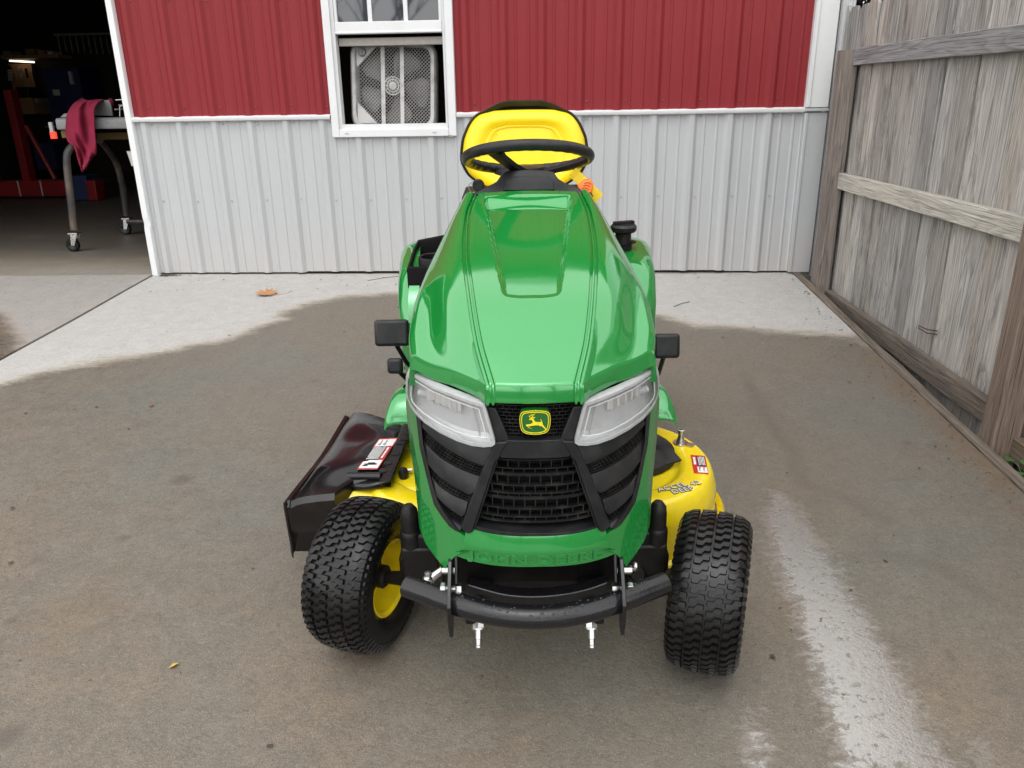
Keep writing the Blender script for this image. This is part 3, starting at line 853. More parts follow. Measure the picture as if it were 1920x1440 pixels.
rows.append([Vector((p.x, p.y + .004, p.z - .004)) for p in last]); rows.append([Vector((p.x, p.y + .004, p.z - .03)) for p in last])
m = MB().grid(rows)
hood = put('hood', m, GREEN, mower, 28)

# sides of the hood
def side_mb():
    m = MB(); rows = []
    for j in range(41):
        v = j / 40; ye = lerp(-.045, .52, v)
        e = Vector((pchip(ye, Ey, Ex) + .0058, ye, pchip(ye, Ey, Ez) - .034))
        b = Vector((lerp(.248, .252, v), ye + lerp(.03, 0, v), lerp(.40, .47, v)))
        rows.append([e.lerp(b, t) + Vector((.006 * math.sin(math.pi * t), 0, 0)) for t in [k / 10 for k in range(11)]] + [b + Vector((-.02, 0, 0))])
    return m.grid(rows)
both('hood_side', side_mb(), GREEN)
m = MB()
m.prism([(.2545, .06, .76), (.258, .10, .745), (.264, .16, .66), (.2605, .10, .66)], (.003, 0, 0)); ds = both('side_stripe', m, DECALR if False else TAGY)
m = MB(); m.prism([(.256, .045, .735), (.2595, .075, .70), (.262, .11, .60), (.2575, .05, .62)], (.0028, 0, 0)); both('side_badge', m, DECALK)

# ---- front face ------------------------------------------------------------
def Yf(x, z):
    k = .15 + .04 * min(1, max(0, (z - .40) / .35))
    return -.220 - .13 * (.75 - z) + k * (abs(x) / .24)**2.6
def FZ(px, py):
    """(x, z) of a point on the curved front face"""
    y = -.2
    for _ in range(25):
        p = T(px, py, y=y); y = lerp(y, Yf(p.x, p.z), .7)
    return (p.x, p.z)
def F(cx, cy): return FZ(cx / 3 + 680, cy / 3 + 580)
def Fs(pts): return [F(*p) for p in pts]
def face_plate(polys, off=0.0, depth=.03, step=.012, offf=None, bevel=0):
    """flat outlines bent onto the front face and given depth"""
    bm = bmesh.new()
    for poly in polys:
        vs = [bm.verts.new((x, 0, z)) for x, z in poly]
        try: bm.faces.new(vs)
        except ValueError: pass
    x = -.27
    while x < .27:
        bmesh.ops.bisect_plane(bm, geom=bm.verts[:] + bm.edges[:] + bm.faces[:], plane_co=(x, 0, 0), plane_no=(1, 0, 0)); x += step
    bmesh.ops.triangulate(bm, faces=[f for f in bm.faces if len(f.verts) > 4])
    front = bm.faces[:]
    r = bmesh.ops.extrude_face_region(bm, geom=front)
    back = set(v for v in r['geom'] if isinstance(v, bmesh.types.BMVert))
    for v in bm.verts:
        o = off - (depth if v in back else 0)
        if offf and v not in back: o += offf(v.co.x, v.co.z)
        v.co.y = Yf(v.co.x, v.co.z) - o
    bmesh.ops.recalc_face_normals(bm, faces=bm.faces)
    mb = MB(); bm.verts.index_update()
    mb.v = [tuple(v.co) for v in bm.verts]; mb.f = [tuple(v.index for v in f.verts) for f in bm.faces]
    bm.free(); return mb
def mir2(poly): return [(-x, z) for x, z in reversed(poly)]
# right-hand outlines, read off the photograph
strip = Fs([(1650, 395), (1668, 500), (1664, 580), (1650, 750), (1632, 920), (1620, 1100), (1614, 1210), (1580, 1300), (1530, 1375), (1480, 1440), (1462, 1410), (1430, 1375), (1376, 1340), (1359, 1268),
            (1405, 1235), (1452, 1196), (1500, 1130), (1532, 1070), (1556, 970), (1580, 850), (1600, 750), (1618, 560)])
both('hood_front_strip', face_plate([strip], .004, .03), GREEN, smooth=40)
# lower green bar with its fold and raised lettering
rows = []
hx = [F(1359, 1268)[0], F(1376, 1343)[0], F(1462, 1415)[0] - .003]
zt, zcr, zbt = F(1000, 1270)[1], F(1000, 1352)[1], F(1000, 1446)[1]
for k in range(49):
    u = k / 24 - 1
    a = abs(u)
    row = []
    for (hw, z, off) in ((hx[0] - .002, zt, -.012), (hx[0] - .001, zt, .004), (lerp(hx[0], hx[1], .85), zcr + .004, .010), (hx[1] + .002, zcr - .002, .010), (hx[1] + .008, zcr - .008, .0085), (lerp(hx[1], hx[2], .7), lerp(zcr, zbt, .6), .003), (hx[2], zbt, .001), (hx[2], zbt, -.02)):
        x = hw * u
        zz_ = z - (.010 * a**2.2 if z == zbt else (.016 * a**6 if z < zcr + .001 else 0))
        row.append(Vector((x, Yf(x, zz_) - off, zz_)))
    rows.append(row)
bar = put('hood_front_bar', MB().grid(rows), GREEN, mower, 30)
def text_mesh(txt, size, extr, spacing=1.0, offset=0.0, scalex=1.0):
    cu = bpy.data.curves.new('lettering', 'FONT'); cu.body = txt; cu.size = size; cu.extrude = extr; cu.align_x = 'CENTER'; cu.align_y = 'CENTER'
    cu.space_character = spacing; cu.offset = offset; cu.resolution_u = 3
    ob = bpy.data.objects.new('lettering', cu); col.objects.link(ob)
    dg = bpy.context.evaluated_depsgraph_get(); dg.update()
    me = bpy.data.meshes.new_from_object(ob.evaluated_get(dg)); bpy.data.objects.remove(ob)
    bm = bmesh.new(); bm.from_mesh(me); bmesh.ops.triangulate(bm, faces=bm.faces); bm.verts.index_update()
    mb = MB(); mb.v = [(v.co.x * scalex, v.co.y, v.co.z) for v in bm.verts]; mb.f = [tuple(v.index for v in f.verts) for f in bm.faces]; bm.free()
    return mb
xa, xb = F(595, 1400)[0], F(1355, 1400)[0]
tm = text_mesh('JOHN DEERE', .030, .0022, 1.12, .0009)
wid = max(v[0] for v in tm.v) - min(v[0] for v in tm.v); sx = (xb - xa) / wid
zmid = lerp(zcr, zbt, .56)
def face_low(x, z):
    t = min(1, max(0, (zcr - z) / (zcr - zbt))); return Yf(x, z) - (lerp(.0095, .0036, t / .6) if t < .6 else lerp(.0036, .0014, (t - .6) / .4))
tm.v = [(v[0] * sx, face_low(v[0] * sx, zmid + v[1] - .010 * (abs(v[0] * sx) / hx[2])**2.2) - .0004 - v[2], zmid + v[1] * .98 - .010 * (abs(v[0] * sx) / hx[2])**2.2) for v in tm.v]
xs_ = sorted(v[0] for v in tm.v); gap = max(range(len(xs_) - 1), key=lambda i: xs_[i + 1] - xs_[i]); cut = (xs_[gap] + xs_[gap + 1]) / 2
for sgn in (-1, 1):
    wm = MB(); wm.v = list(tm.v); wm.f = [f for f in tm.f if (tm.v[f[0]][0] - cut) * sgn > 0]
    used = sorted({i for f in wm.f for i in f}); mp_ = {o: i for i, o in enumerate(used)}
    wm.v = [wm.v[i] for i in used]; wm.f = [tuple(mp_[i] for i in f) for f in wm.f]
    put('raised_lettering', wm, GREEN, bar, 20)

# black grille surround
def quad_strip(up, lo): return up + list(reversed(lo))
def louver(up, lo, n=26):
    """band whose face slopes outwards from its upper to its lower edge and then tucks back"""
    def samp(pl, t):
        L = [0]
        for a, b in zip(pl[:-1], pl[1:]): L.append(L[-1] + math.dist(a, b))
        d = t * L[-1]
        for i in range(len(pl) - 1):
            if d <= L[i + 1] or i == len(pl) - 2:
                q = (d - L[i]) / (L[i + 1] - L[i] + 1e-9); return (lerp(pl[i][0], pl[i + 1][0], q), lerp(pl[i][1], pl[i + 1][1], q))
    m = MB(); rows = []
    for k in range(n + 1):
        a, b = samp(up, k / n), samp(lo, k / n)
        row = []
        for t, off in ((0, -.022), (0, -.007), (.12, -.003), (.80, .004), (.95, .004), (1.0, .001), (1.0, -.004), (.86, -.026)):
            x, z = lerp(a[0], b[0], t), lerp(a[1], b[1], t) + t * .0042
            row.append(Vector((x, Yf(x, z) - off, z)))
        rows.append(row)
    m.grid(rows)
    n8 = 8; o = len(m.v); m.f.append(tuple(range(n8))); m.f.append(tuple(range(o - n8, o)))
    return m
frame = put('grille_surround', face_plate([Fs([(640, 1213), (1318, 1213), (1340, 1262), (1200, 1271), (1000, 1274), (800, 1273), (614, 1266)])], .004, .04), BLKPLAS, mower, 40, bevel=.0025)
parts_r = [
    ('bar', [(1175, 822), (1196, 840), (1336, 1236), (1308, 1213)], .006),            # inner edge of the diagonal strut
    ('bar', [(1120, 728), (1192, 730), (1262, 880), (1345, 1085), (1382, 1190), (1394, 1203), (1352, 1238), (1330, 1232), (1196, 842), (1172, 822), (1160, 790)], .010),
    ('bar', [(1186, 545), (1238, 536), (1194, 700), (1188, 735), (1110, 730)], .004),
]
m1, m2 = [], []
for _, pts, off in parts_r: m1.append((Fs(pts), off))
tot = MB()
for poly, off in m1:
    for q in (poly, mir2(poly)):
        g = face_plate([q], off, .045); tot.add(g.v, g.f)
put('grille_strut', tot, BLKPLAS, mower, 40, bevel=.002)
cross = Fs([(1128, 728), (1172, 760), (1176, 800), (1160, 818), (1000, 822)]); cl = [(-x, z) for x, z in reversed(cross[:-1])]
tb = F(1000, 728)
put('grille_crossbar', face_plate([[(-cross[0][0], tb[1])] + [(cross[0][0], tb[1])] + cross[1:-1] + list(reversed([(-x, z) for x, z in cross[1:-1]]))], .008, .045), BLKPLAS, mower, 40, bevel=.003)
bands = [([(1196, 728), (1260, 752), (1350, 735), (1500, 660), (1600, 590), (1622, 548)], [(1225, 862), (1262, 884), (1400, 818), (1500, 745), (1572, 672), (1596, 640)]),
         ([(1282, 942), (1400, 893), (1500, 828), (1566, 758), (1590, 715)], [(1318, 1030), (1340, 1042), (1430, 988), (1500, 938), (1546, 884), (1572, 845)]),
         ([(1352, 1082), (1440, 1042), (1510, 988), (1538, 945), (1560, 905)], [(1368, 1148), (1384, 1164), (1430, 1132), (1478, 1092), (1530, 1030)]),
         ([(1388, 1213), (1440, 1180), (1474, 1136), (1520, 1070)], [(1395, 1240), (1452, 1200), (1500, 1130), (1532, 1072)])]
for up, lo in bands:
    both('louver', louver(Fs(up), Fs(lo)), BLKPLAS, smooth=40)
edge_r = Fs([(1592, 600), (1618, 556), (1602, 750), (1582, 850), (1558, 970), (1534, 1072), (1500, 1132), (1454, 1198), (1418, 1226), (1400, 1222), (1440, 1180), (1480, 1120), (1512, 1060), (1538, 965), (1562, 850), (1584, 730)])
both('grille_rim', face_plate([edge_r], .006, .04), BLKPLAS, smooth=40)
# inside of the fascia
back = [(-x, z) for x, z in reversed(Fs([(1640, 420), (1618, 700), (1570, 960), (1500, 1180), (1360, 1290)]))] + Fs([(1360, 1290), (1500, 1180), (1570, 960), (1618, 700), (1640, 420)][::1])
back = Fs([(1360, 1290), (1500, 1180), (1570, 960), (1618, 700), (1640, 420), (1420, 470), (1180, 540)]); back = back + [(-x, z) for x, z in reversed(back)]
put('grille_backing', face_plate([back], -.080, .01), BLKDULL, mower, 40)
# lattices
def inside(p, poly): return sdf(p, poly) > 0
def lattice(poly, rows_z, cell, th, off, depth, lean=0.0, stag=True):
    m = MB()
    xs0 = min(p[0] for p in poly); xs1 = max(p[0] for p in poly)
    def span(z):
        c = []
        for i in range(len(poly)):
            a, b = poly[i], poly[(i + 1) % len(poly)]
            if (a[1] > z) != (b[1] > z): c.append(a[0] + (b[0] - a[0]) * (z - a[1]) / (b[1] - a[1]))
        c.sort(); return c
    for i, (z, t2) in enumerate(rows_z):
        s = span(z)
        for a, b in zip(s[0::2], s[1::2]):
            n = max(2, int((b - a) / .02) + 1); R = []
            for k in range(n + 1):
                x = lerp(a - .003, b + .003, k / n); y = Yf(x, z) - off
                R.append([Vector((x, y, z - t2 / 2)), Vector((x, y, z + t2 / 2)), Vector((x, y + depth, z + t2 / 2 + lean)), Vector((x, y + depth, z - t2 / 2 + lean))])
            m.grid(R, closed=True)
        if i + 1 < len(rows_z):
            z2 = rows_z[i + 1][0]; zm = (z + z2) / 2; s = span(zm)
            x = -cell * 40 + (cell / 2 if (i % 2 and stag) else 0)
            while x < .3:
                if any(a < x < b for a, b in zip(s[0::2], s[1::2])):
                    y = Yf(x, zm) - off + .0015
                    m.box((x, y + depth / 2, zm), (th, depth, abs(z2 - z)))
                x += cell
    return m
cen = Fs([(1178, 815), (1322, 1222)]); cpoly = [(-cen[0][0], cen[0][1] + .004), (cen[0][0], cen[0][1] + .004), (cen[1][0], cen[1][1]), (-cen[1][0], cen[1][1])]
rz = [(F(1000, c)[1], t) for c, t in ((866, .003), (914, .003), (948, .0062), (1010, .003), (1055, .003), (1082, .0062), (1142, .003), (1188, .003), (1216, .004))]
rz = [(F(1000, 826)[1], .003)] + rz
put('grille_mesh', lattice(cpoly, rz, .0205, .0022, -.012, .02, lean=-.002), BLKGRILL, mower, 0)
ep = Fs([(1196, 536), (1112, 735)]); epoly = [(-ep[0][0], ep[0][1]), (ep[0][0], ep[0][1]), (ep[1][0], ep[1][1]), (-ep[1][0], ep[1][1])]
z0_, z1_ = F(1000, 552)[1], F(1000, 730)[1]
put('grille_mesh', lattice(epoly, [(lerp(z0_, z1_, k / 9), .0016) for k in range(10)], .0115, .0013, -.008, .012), BLKGRILL, mower, 0)
def slot_lat(up, lo, n):
    """fine lattice that follows a swept slot"""
    U, Lw = Fs(up), Fs(lo); m = MB()
    def at(pl, x): return interp(x, [p[0] for p in pl], [p[1] for p in pl])
    xa, xb = min(U[0][0], Lw[0][0]), max(U[-1][0], Lw[-1][0])
    for i in range(n + 1):
        R = []
        for k in range(25):
            x = lerp(xa, xb, k / 24); z = lerp(at(U, x), at(Lw, x), i / n); y = Yf(x, z) + .010
            R.append([Vector((x, y, z - .0007)), Vector((x, y, z + .0007)), Vector((x, y + .01, z + .0007)), Vector((x, y + .01, z - .0007))])
        m.grid(R, closed=True)
    x = xa; i = 0
    while x < xb:
        for r in range(n):
            xx = x + (.0036 if r % 2 else 0)
            za, zb = lerp(at(U, xx), at(Lw, xx), r / n), lerp(at(U, xx), at(Lw, xx), (r + 1) / n)
            m.box((xx, Yf(xx, za) + .015, (za + zb) / 2), (.0012, .009, abs(za - zb)))
        x += .0072
    return m
for up, lo, n in (([(1240, 885), (1400, 815), (1500, 742), (1590, 655)], [(1262, 955), (1400, 905), (1500, 842), (1590, 745)], 5), ([(1322, 1042), (1430, 982), (1500, 932), (1562, 868)], [(1335, 1095), (1440, 1055), (1510, 1000), (1562, 930)], 4),
                  ([(1368, 1166), (1430, 1127), (1508, 1060)], [(1374, 1225), (1440, 1188), (1508, 1090)], 4)):
    both('slot_mesh', slot_lat(up, lo, n), BLKGRILL, smooth=0)

# emblem: a leaping deer on a green shield
ex0, ez0 = FZ(1003, 788); s_em = (F(1057, 620)[0] - F(887, 620)[0]) / 2
def shield(k, n=8):
    pts = []
    cor = [(1, .62), (.62, 1), (-.62, 1), (-1, .62), (-1, .2), (-.86, -.62), (-.5, -.94), (.0, -1.0), (.5, -.94), (.86, -.62), (1, .2)]
    return [(p.x * k, p.y * k * .84) for p in chaikin([(x, z, 0) for x, z in [(.98, .3), (.90, .86), (.52, .97), (0, 1.0), (-.52, .97), (-.90, .86), (-.98, .3), (-.90, -.55), (-.66, -.88), (0, -1.0), (.66, -.88), (.90, -.55)]], 2, True)]
ey0 = Yf(0, ez0) - .006
def emb(poly, y, th): return MB().prism([(ex0 + x * s_em, ey0 + y, ez0 + z * s_em) for x, z in poly], (0, th, 0))
em = put('emblem', emb(shield(1.06), -.004, .016), EMBG, mower, 30)
def ring_mb(a, b, y, th):
    m = MB(); A, B = shield(a), shield(b); n = len(A)
    for i in range(n):
        j = (i + 1) % n
        q = [A[i], A[j], B[j], B[i]]
        m.prism([(ex0 + x * s_em, ey0 + y, ez0 + z * s_em) for x, z in q], (0, th, 0))
    return m
put('emblem_ring', ring_mb(1.06, 1.02, -.0052, .002), EMBY, em, 0); put('emblem_ring', ring_mb(.94, .89, -.0052, .002), EMBY, em, 0)
deer = [(-.60, -.14), (-.30, -.10), (-.16, .02), (-.20, .22), (-.34, .27), (-.42, .23), (-.40, .32), (-.26, .40), (-.12, .36), (-.06, .22), (.04, .06), (.30, .04), (.44, .06), (.42, .20), (.37, .28), (.44, .24), (.50, .10), (.52, .02),
        (.56, -.16), (.70, -.36), (.86, -.62), (.74, -.54), (.60, -.38), (.46, -.24), (.32, -.24), (.24, -.18), (.0, -.18), (-.22, -.22), (-.40, -.24), (-.54, -.22), (-.40, -.36), (-.24, -.50), (-.28, -.46), (-.46, -.36), (-.64, -.22), (-.66, -.17)]
dm = MB()
bm = bmesh.new(); bm.faces.new([bm.verts.new((x, z, 0)) for x, z in deer]); bmesh.ops.triangulate(bm, faces=bm.faces); bm.verts.index_update()
for f in bm.faces:
    dm.prism([(ex0 + v.co.x * s_em * .92, ey0 - .0056, ez0 + v.co.y * s_em * .92) for v in f.verts], (0, .002, 0))
bm.free()
for a, b, w in (((-.22, .38), (-.10, .66), .028), ((-.17, .52), (-.34, .64), .024), ((-.14, .58), (-.24, .74), .02), ((-.24, .40), (-.44, .52), .024), ((-.34, .46), (-.42, .60), .02), ((-.12, .60), (.0, .74), .018), ((-.16, .42), (.02, .42), .02)):
    A, B = Vector((a[0], 0, a[1])), Vector((b[0], 0, b[1])); d = (B - A).normalized(); nn = Vector((-d.z, 0, d.x)) * w
    dm.prism([(ex0 + q.x * s_em * .92, ey0 - .0056, ez0 + q.z * s_em * .92) for q in (A - nn, A + nn, B + nn * .5, B - nn * .5)], (0, .002, 0))
put('leaping_deer', dm, EMBY, em, 0)

# headlights
LENS, nt, p = base_mat('clear_lens')
out = nt.nodes['Material Output']; tr = nt.nodes.new('ShaderNodeBsdfTransparent'); gl = nt.nodes.new('ShaderNodeBsdfGlossy'); mx = nt.nodes.new('ShaderNodeMixShader')
df = nt.nodes.new('ShaderNodeBsdfDiffuse'); df.inputs['Color'].default_value = (.7, .7, .7, 1); mx2 = nt.nodes.new('ShaderNodeMixShader')
tr.inputs['Color'].default_value = (.99, .995, .995, 1); gl.inputs['Roughness'].default_value = .05
fr = nt.nodes.new('ShaderNodeFresnel'); fr.inputs['IOR'].default_value = 1.5
nt.links.new(noise_(nt, coords(nt), 40, 6, .6), mx2.inputs[0])
mr = nt.nodes.new('ShaderNodeMapRange'); nt.links.new(noise_(nt, coords(nt), 40, 6, .6), mr.inputs[0]); mr.inputs[3].default_value = .02; mr.inputs[4].default_value = .16
mr.inputs[3].default_value = .04; mr.inputs[4].default_value = .16
nt.links.new(mr.outputs[0], mx2.inputs[0]); nt.links.new(tr.outputs[0], mx2.inputs[1]); nt.links.new(df.outputs[0], mx2.inputs[2])
geo_ = nt.nodes.new('ShaderNodeNewGeometry')
nt.links.new(math_(nt, 'MULTIPLY', fr.outputs[0], math_(nt, 'SUBTRACT', 1.0, geo_.outputs['Backfacing'])), mx.inputs[0]); nt.links.new(mx2.outputs[0], mx.inputs[1]); nt.links.new(gl.outputs[0], mx.inputs[2]); nt.links.new(mx.outputs[0], out.inputs['Surface'])
lo_c = [(1243, 512), (1330, 483), (1430, 442), (1530, 394), (1600, 346), (1646, 306), (1662, 345), (1666, 420), (1660, 470), (1645, 515), (1622, 556), (1570, 610), (1490, 668), (1400, 716), (1320, 744), (1255, 754), (1208, 751), (1190, 738), (1192, 710)]
LO = Fs(lo_c)
def inset(poly, d):
    c = []; n = len(poly)
    cx = sum(p[0] for p in poly) / n; cz = sum(p[1] for p in poly) / n
    for i in range(n):
        a, b, e = Vector(poly[i - 1]), Vector(poly[i]), Vector(poly[(i + 1) % n])
        d1 = (b - a).normalized(); d2 = (e - b).normalized()
        n1 = Vector((-d1.y, d1.x)); n2 = Vector((-d2.y, d2.x))
        nn = (n1 + n2); nn = nn.normalized() * d / max(.5, nn.length / 2)
        if nn.dot(Vector((cx, cz)) - b) < 0: nn = -nn
        c.append((b.x + nn.x, b.y + nn.y))
    return c
def bowl(polys_offs):
    m = MB(); rows = []
    for poly, off in polys_offs: rows.append([Vector((x, Yf(x, z) - off, z)) for x, z in poly])
    m.grid(rows, closed=True); fl_ = face_plate([polys_offs[-1][0]], polys_offs[-1][1] + .0005, .002); m.add(fl_.v, fl_.f); return m
fl = MB()
f0 = F(1400, 560); 
for k in range(5):
    a = F(1378 + k * 36, 528 - k * 17); b = F(1384 + k * 36, 580 - k * 19)
    x0_, x1_ = a[0], F(1378 + (k + 1) * 36, 528)[0]
    n = 5; R = []
    for i in range(n + 1):
        x = lerp(x0_, x1_, i / n); dp = -.005 - .009 * math.sin(math.pi * i / n)
        zt_ = interp(x, [x0_, x1_], [a[1], F(1378 + (k + 1) * 36, 528 - (k + 1) * 17)[1]])
        R.append([Vector((x, Yf(x, zt_) - dp, zt_)), Vector((x, Yf(x, b[1]) - dp, zt_ - .022))])
    fl.grid(R)
rim = MB(); A, B = LO, inset(LO, .0065)
R = [[Vector((x, Yf(x, z) - o, z)) for x, z in pl] for pl, o in ((A, -.012), (A, .010), (inset(A, .001), .0122), (B, .0122), (B, .006))]
rim.grid(R, closed=True)
bulb = MB(); bc = F(1575, 480); bulb.tube([(bc[0] + .012, Yf(*bc) + .02, bc[1] + .004), (bc[0] - .012, Yf(*bc) + .012, bc[1])], .008, 12)
in1 = inset(LO, .012)
for s in (1, -1):
    fx = (lambda mb: mb) if s > 0 else (lambda mb: mb.mirror())
    hl = put('headlight', fx(bowl([(inset(LO, .001), -.001), (inset(LO, .006), -.009), (inset(LO, .011), -.013), (inset(LO, .017), -.017)])), CHROME, mower, 30)
    put('reflector_flute', fx(fl), FLUTE, hl, 20)
    put('bulb', fx(bulb), LENSRIM, hl, 40)
    put('lens_rim', fx(rim), LENSRIM, hl, 40)
    lg = face_plate([inset(LO, .005)], .0105, .0025); put('lens', fx(lg), LENS, hl, 40)
    rg = MB(); rg.tube([Vector((x, Yf(x, z) - .004, z)) for x, z in inset(LO, .0155)], .0014, 5, closed=True); put('reflector_ridge', fx(rg), DECALW, hl, 40)
    bar_ = MB(); q0, q1 = F(1325, 512), F(1275, 745); bar_.tube([(q0[0], Yf(*q0) + .012, q0[1]), (q1[0], Yf(*q1) + .014, q1[1] + .004)], .0012, 5); put('reflector_seam', fx(bar_), LENSRIM, hl)

# ---- dash, steering wheel, seat ------------------------------------------------
def cw(px, py): return T(px, py, y=lerp(.526, .585, min(1, max(0, (363 - py) / 43.0))))
out_ = [cw(*p) for p in ((886, 366), (888, 362), (907, 352), (925, 344), (931, 340), (943, 323), (953, 319.5), (985, 318.5), (1022, 319.5), (1038, 322), (1047, 335), (1058, 342), (1087, 353), (1094, 360), (1096, 366))]
m = MB().prism(out_, (0, .10, -.02)); dash = put('dash_cowl', m, BLKPLAS, mower, 40, bevel=.006)
inn = [cw(*p) + Vector((0, -.003, .002)) for p in ((943, 358), (950, 337), (960, 332.5), (985, 331.5), (1028, 332), (1037, 340), (1040, 357))]
put('cowl_panel', MB().prism(inn, (0, .006, -.002)), BLKPLAS, dash, 40, bevel=.0025)
m = MB(); m.box((0, .60, .80), (.34, .15, .40)); m.box((0, .58, .97), (.30, .10, .05)); put('pedestal', m, BLKDULL, mower, bevel=.01)
SWC = Vector((.004, .665, 1.072)); TAU = math.radians(18); SR = .166
def sw(a, r=SR, up=0):
    return SWC + Vector((r * math.cos(a), r * math.sin(a) * math.cos(TAU) + up * math.sin(TAU), -r * math.sin(a) * math.sin(TAU) + up * math.cos(TAU)))
rows = []
NT, NS = 128, 14
m = MB(); rows = []
for k in range(NT):
    a = 2 * math.pi * k / NT
    er = Vector((math.cos(a), math.sin(a) * math.cos(TAU), -math.sin(a) * math.sin(TAU))); ez_ = Vector((0, math.sin(TAU), math.cos(TAU)))
    row = []
    for j in range(NS):
        b = 2 * math.pi * j / NS
        inner = max(0, -math.cos(b)) ; rr = .0144 + .0022 * inner * math.sin(a * 32)
        row.append(SWC + er * (SR + rr * math.cos(b)) + ez_ * rr * math.sin(b))
    rows.append(row)
m.grid(rows, closed=True, closev=True)
sw_o = put('steering_wheel', m, BLKPLAS, mower, 60)
hubp = SWC + Vector((0, -.0, -.055))
for a in (math.radians(237), math.radians(-3), math.radians(117)):
    t = Vector((-math.sin(a), math.cos(a) * math.cos(TAU), 0)).normalized()
    R = []
    for q, wd in ((.97, .026), (.8, .020), (.5, .018), (.2, .024)):
        c = sw(a, SR * q, -.045 * (1 - q)**.7 - .002)
        R.append([c + t * wd + Vector((0, 0, .004)), c + t * wd * .9 + Vector((0, 0, -.008)), c - t * wd * .9 + Vector((0, 0, -.008)), c - t * wd + Vector((0, 0, .004)), c + Vector((0, 0, .009))])
    m = MB().grid(R, closed=True); put('spoke', m, BLKPLAS, sw_o, 40)
m = MB(); m.lathe([(.0001, -.02), (.045, -.022), (.05, -.04), (.045, -.062), (.03, -.12), (.028, -.2)], 24, SWC); put('steering_hub', m, BLKPLAS, sw_o)

def seat_w(z): return pchip(z, [.905, .915, .935, .965, 1.01, 1.06, 1.095, 1.125, 1.145, 1.156], [.06, .115, .155, .19, .208, .203, .190, .172, .148, .105])
def seat_outline(k=1.0, n=150, top=None):
    zs = [.905 + (1.156 - .905) * (0.5 - 0.5 * math.cos(math.pi * i / (n // 2))) for i in range(n // 2 + 1)]
    r = [(seat_w(z), z) for z in zs]; l = [(-seat_w(z), z) for z in reversed(zs)]
    zc = 1.03
    tp = [(.1045 * math.cos(math.pi * i / 12), 1.156 + .0035 * math.sin(math.pi * i / 12)) for i in range(1, 12)]
    return [(x * k, zc + (z - zc) * k) for x, z in r + tp + l]
ZC = 1.03
def seat_y(z): return 1.20 + .22 * (z - ZC)
m = MB(); rows = []
for k, d in ((.02, .030), (.3, .030), (.5, .029), (.585, .028), (.605, .0315), (.625, .0325), (.645, .0305), (.66, .031), (.72, .040), (.80, .044), (.88, .042), (.94, .034), (.98, .020), (1.0, 0.0), (.99, -.02)):
    rows.append([Vector((x, seat_y(z) - d, z)) for x, z in seat_outline(k)])
m.grid(rows, closed=True); m.f.append(tuple(range(len(rows[0]))))
sb = put('seat_back', m, YELVINYL, mower, 50)
m = MB(); rows = []
def shell_o(k):
    o = []
    for x, z in seat_outline(k):
        if z > 1.09: z += .023 * (1 - sstep(.050, .155, abs(x)))
        o.append((x, z))
    return o
for k, d in ((1.03, .004), (1.045, -.002), (1.045, -.03), (.97, -.06), (.7, -.07), (.02, -.07)):
    rows.append([Vector((x, seat_y(z) - d, z)) for x, z in shell_o(k)])
rows.insert(0, [Vector((x, seat_y(z) + .012, z)) for x, z in shell_o(.9)])
m.grid(rows, closed=True); put('seat_shell', m, BLKPLAS, mower, 50)
m = MB(); rows = []
for z, k, yo in ((.80, .98, 0), (.815, 1, 0), (.88, 1, -.005), (.905, .97, 0), (.918, .88, .01)):
    rows.append([Vector((x, y, z)) for x, y in [(px_ * k, .98 + py_ * k) for px_, py_ in rrect(.42, .40, .09)]])
m.grid(rows, closed=True); m.f.append(tuple(range(len(m.v) - len(rows[0]), len(m.v)))); put('seat_cushion', m, YELVINYL, mower, 50)
m = MB(); m.box((0, 1.10, .72), (.385, .36, .17)); m.box((0, 1.13, .84), (.40, .20, .10)); put('seat_base', m, BLKDULL, mower, bevel=.012)
# throttle knob
m = MB(); kc = T(1098, 350, y=.55); rows = []
for k, d in ((.5, -.008), (.85, -.007), (1.0, -.002), (1.0, .008)):
    rows.append([Vector((kc.x + x * k, kc.y + d + z * .25 * k, kc.z + z * k)) for x, z in [(.021, .004), (.013, .019), (-.004, .017), (-.021, .004), (-.019, -.008), (.004, -.018), (.016, -.017)]])
m.grid(rows, closed=True); m.f.append(tuple(range(7)))
kn = put('throttle_knob', m, ORANGE, mower, 40, bevel=.002)
ORD = mat('orange_groove', (.50, .07, .01), .5)
for k in range(4):
    m = MB(); m.tube([kc + Vector((-.013 + .003 * k + t * .018, -.0088 + .25 * (-.010 + .006 * k + .003 * math.sin(t * 3.1)), -.010 + .0065 * k + .0035 * math.sin(t * 3.1) - .003 * t)) for t in [i / 6 for i in range(7)]], .0011, 5); put('grip_rib', m, ORD, kn)
m = MB(); m.tube([kc + Vector((0, .006, 0)), kc + Vector((-.01, .06, -.05))], .006, 8); put('throttle_lever', m, BLKPLAS, mower)
# yellow paper tag hung behind the knob
ta, tb_ = T(1073, 322, y=.60), T(1124, 372, y=.575)
d = (tb_ - ta).normalized(); nn = Vector((d.z, 0, -d.x)).normalized() * .014
m = MB(); R = []
for k in range(7):
    c = ta.lerp(tb_, k / 6) + Vector((0, .006 * math.sin(k * .9), 0)); R.append([c + nn, c - nn])
m.grid(R); tg = put('hang_tag', m, TAGY, None, 0); tg.parent = None
s_ = tg.modifiers.new('solid', 'SOLIDIFY'); s_.thickness = .0006
tg.matrix_world = mower.matrix_basis.copy() if False else Matrix.LocRotScale(mower.location, mower.rotation_euler, None)
tag(tg, 'yellow paper tag hanging below the steering wheel behind the orange knob', 'tag')
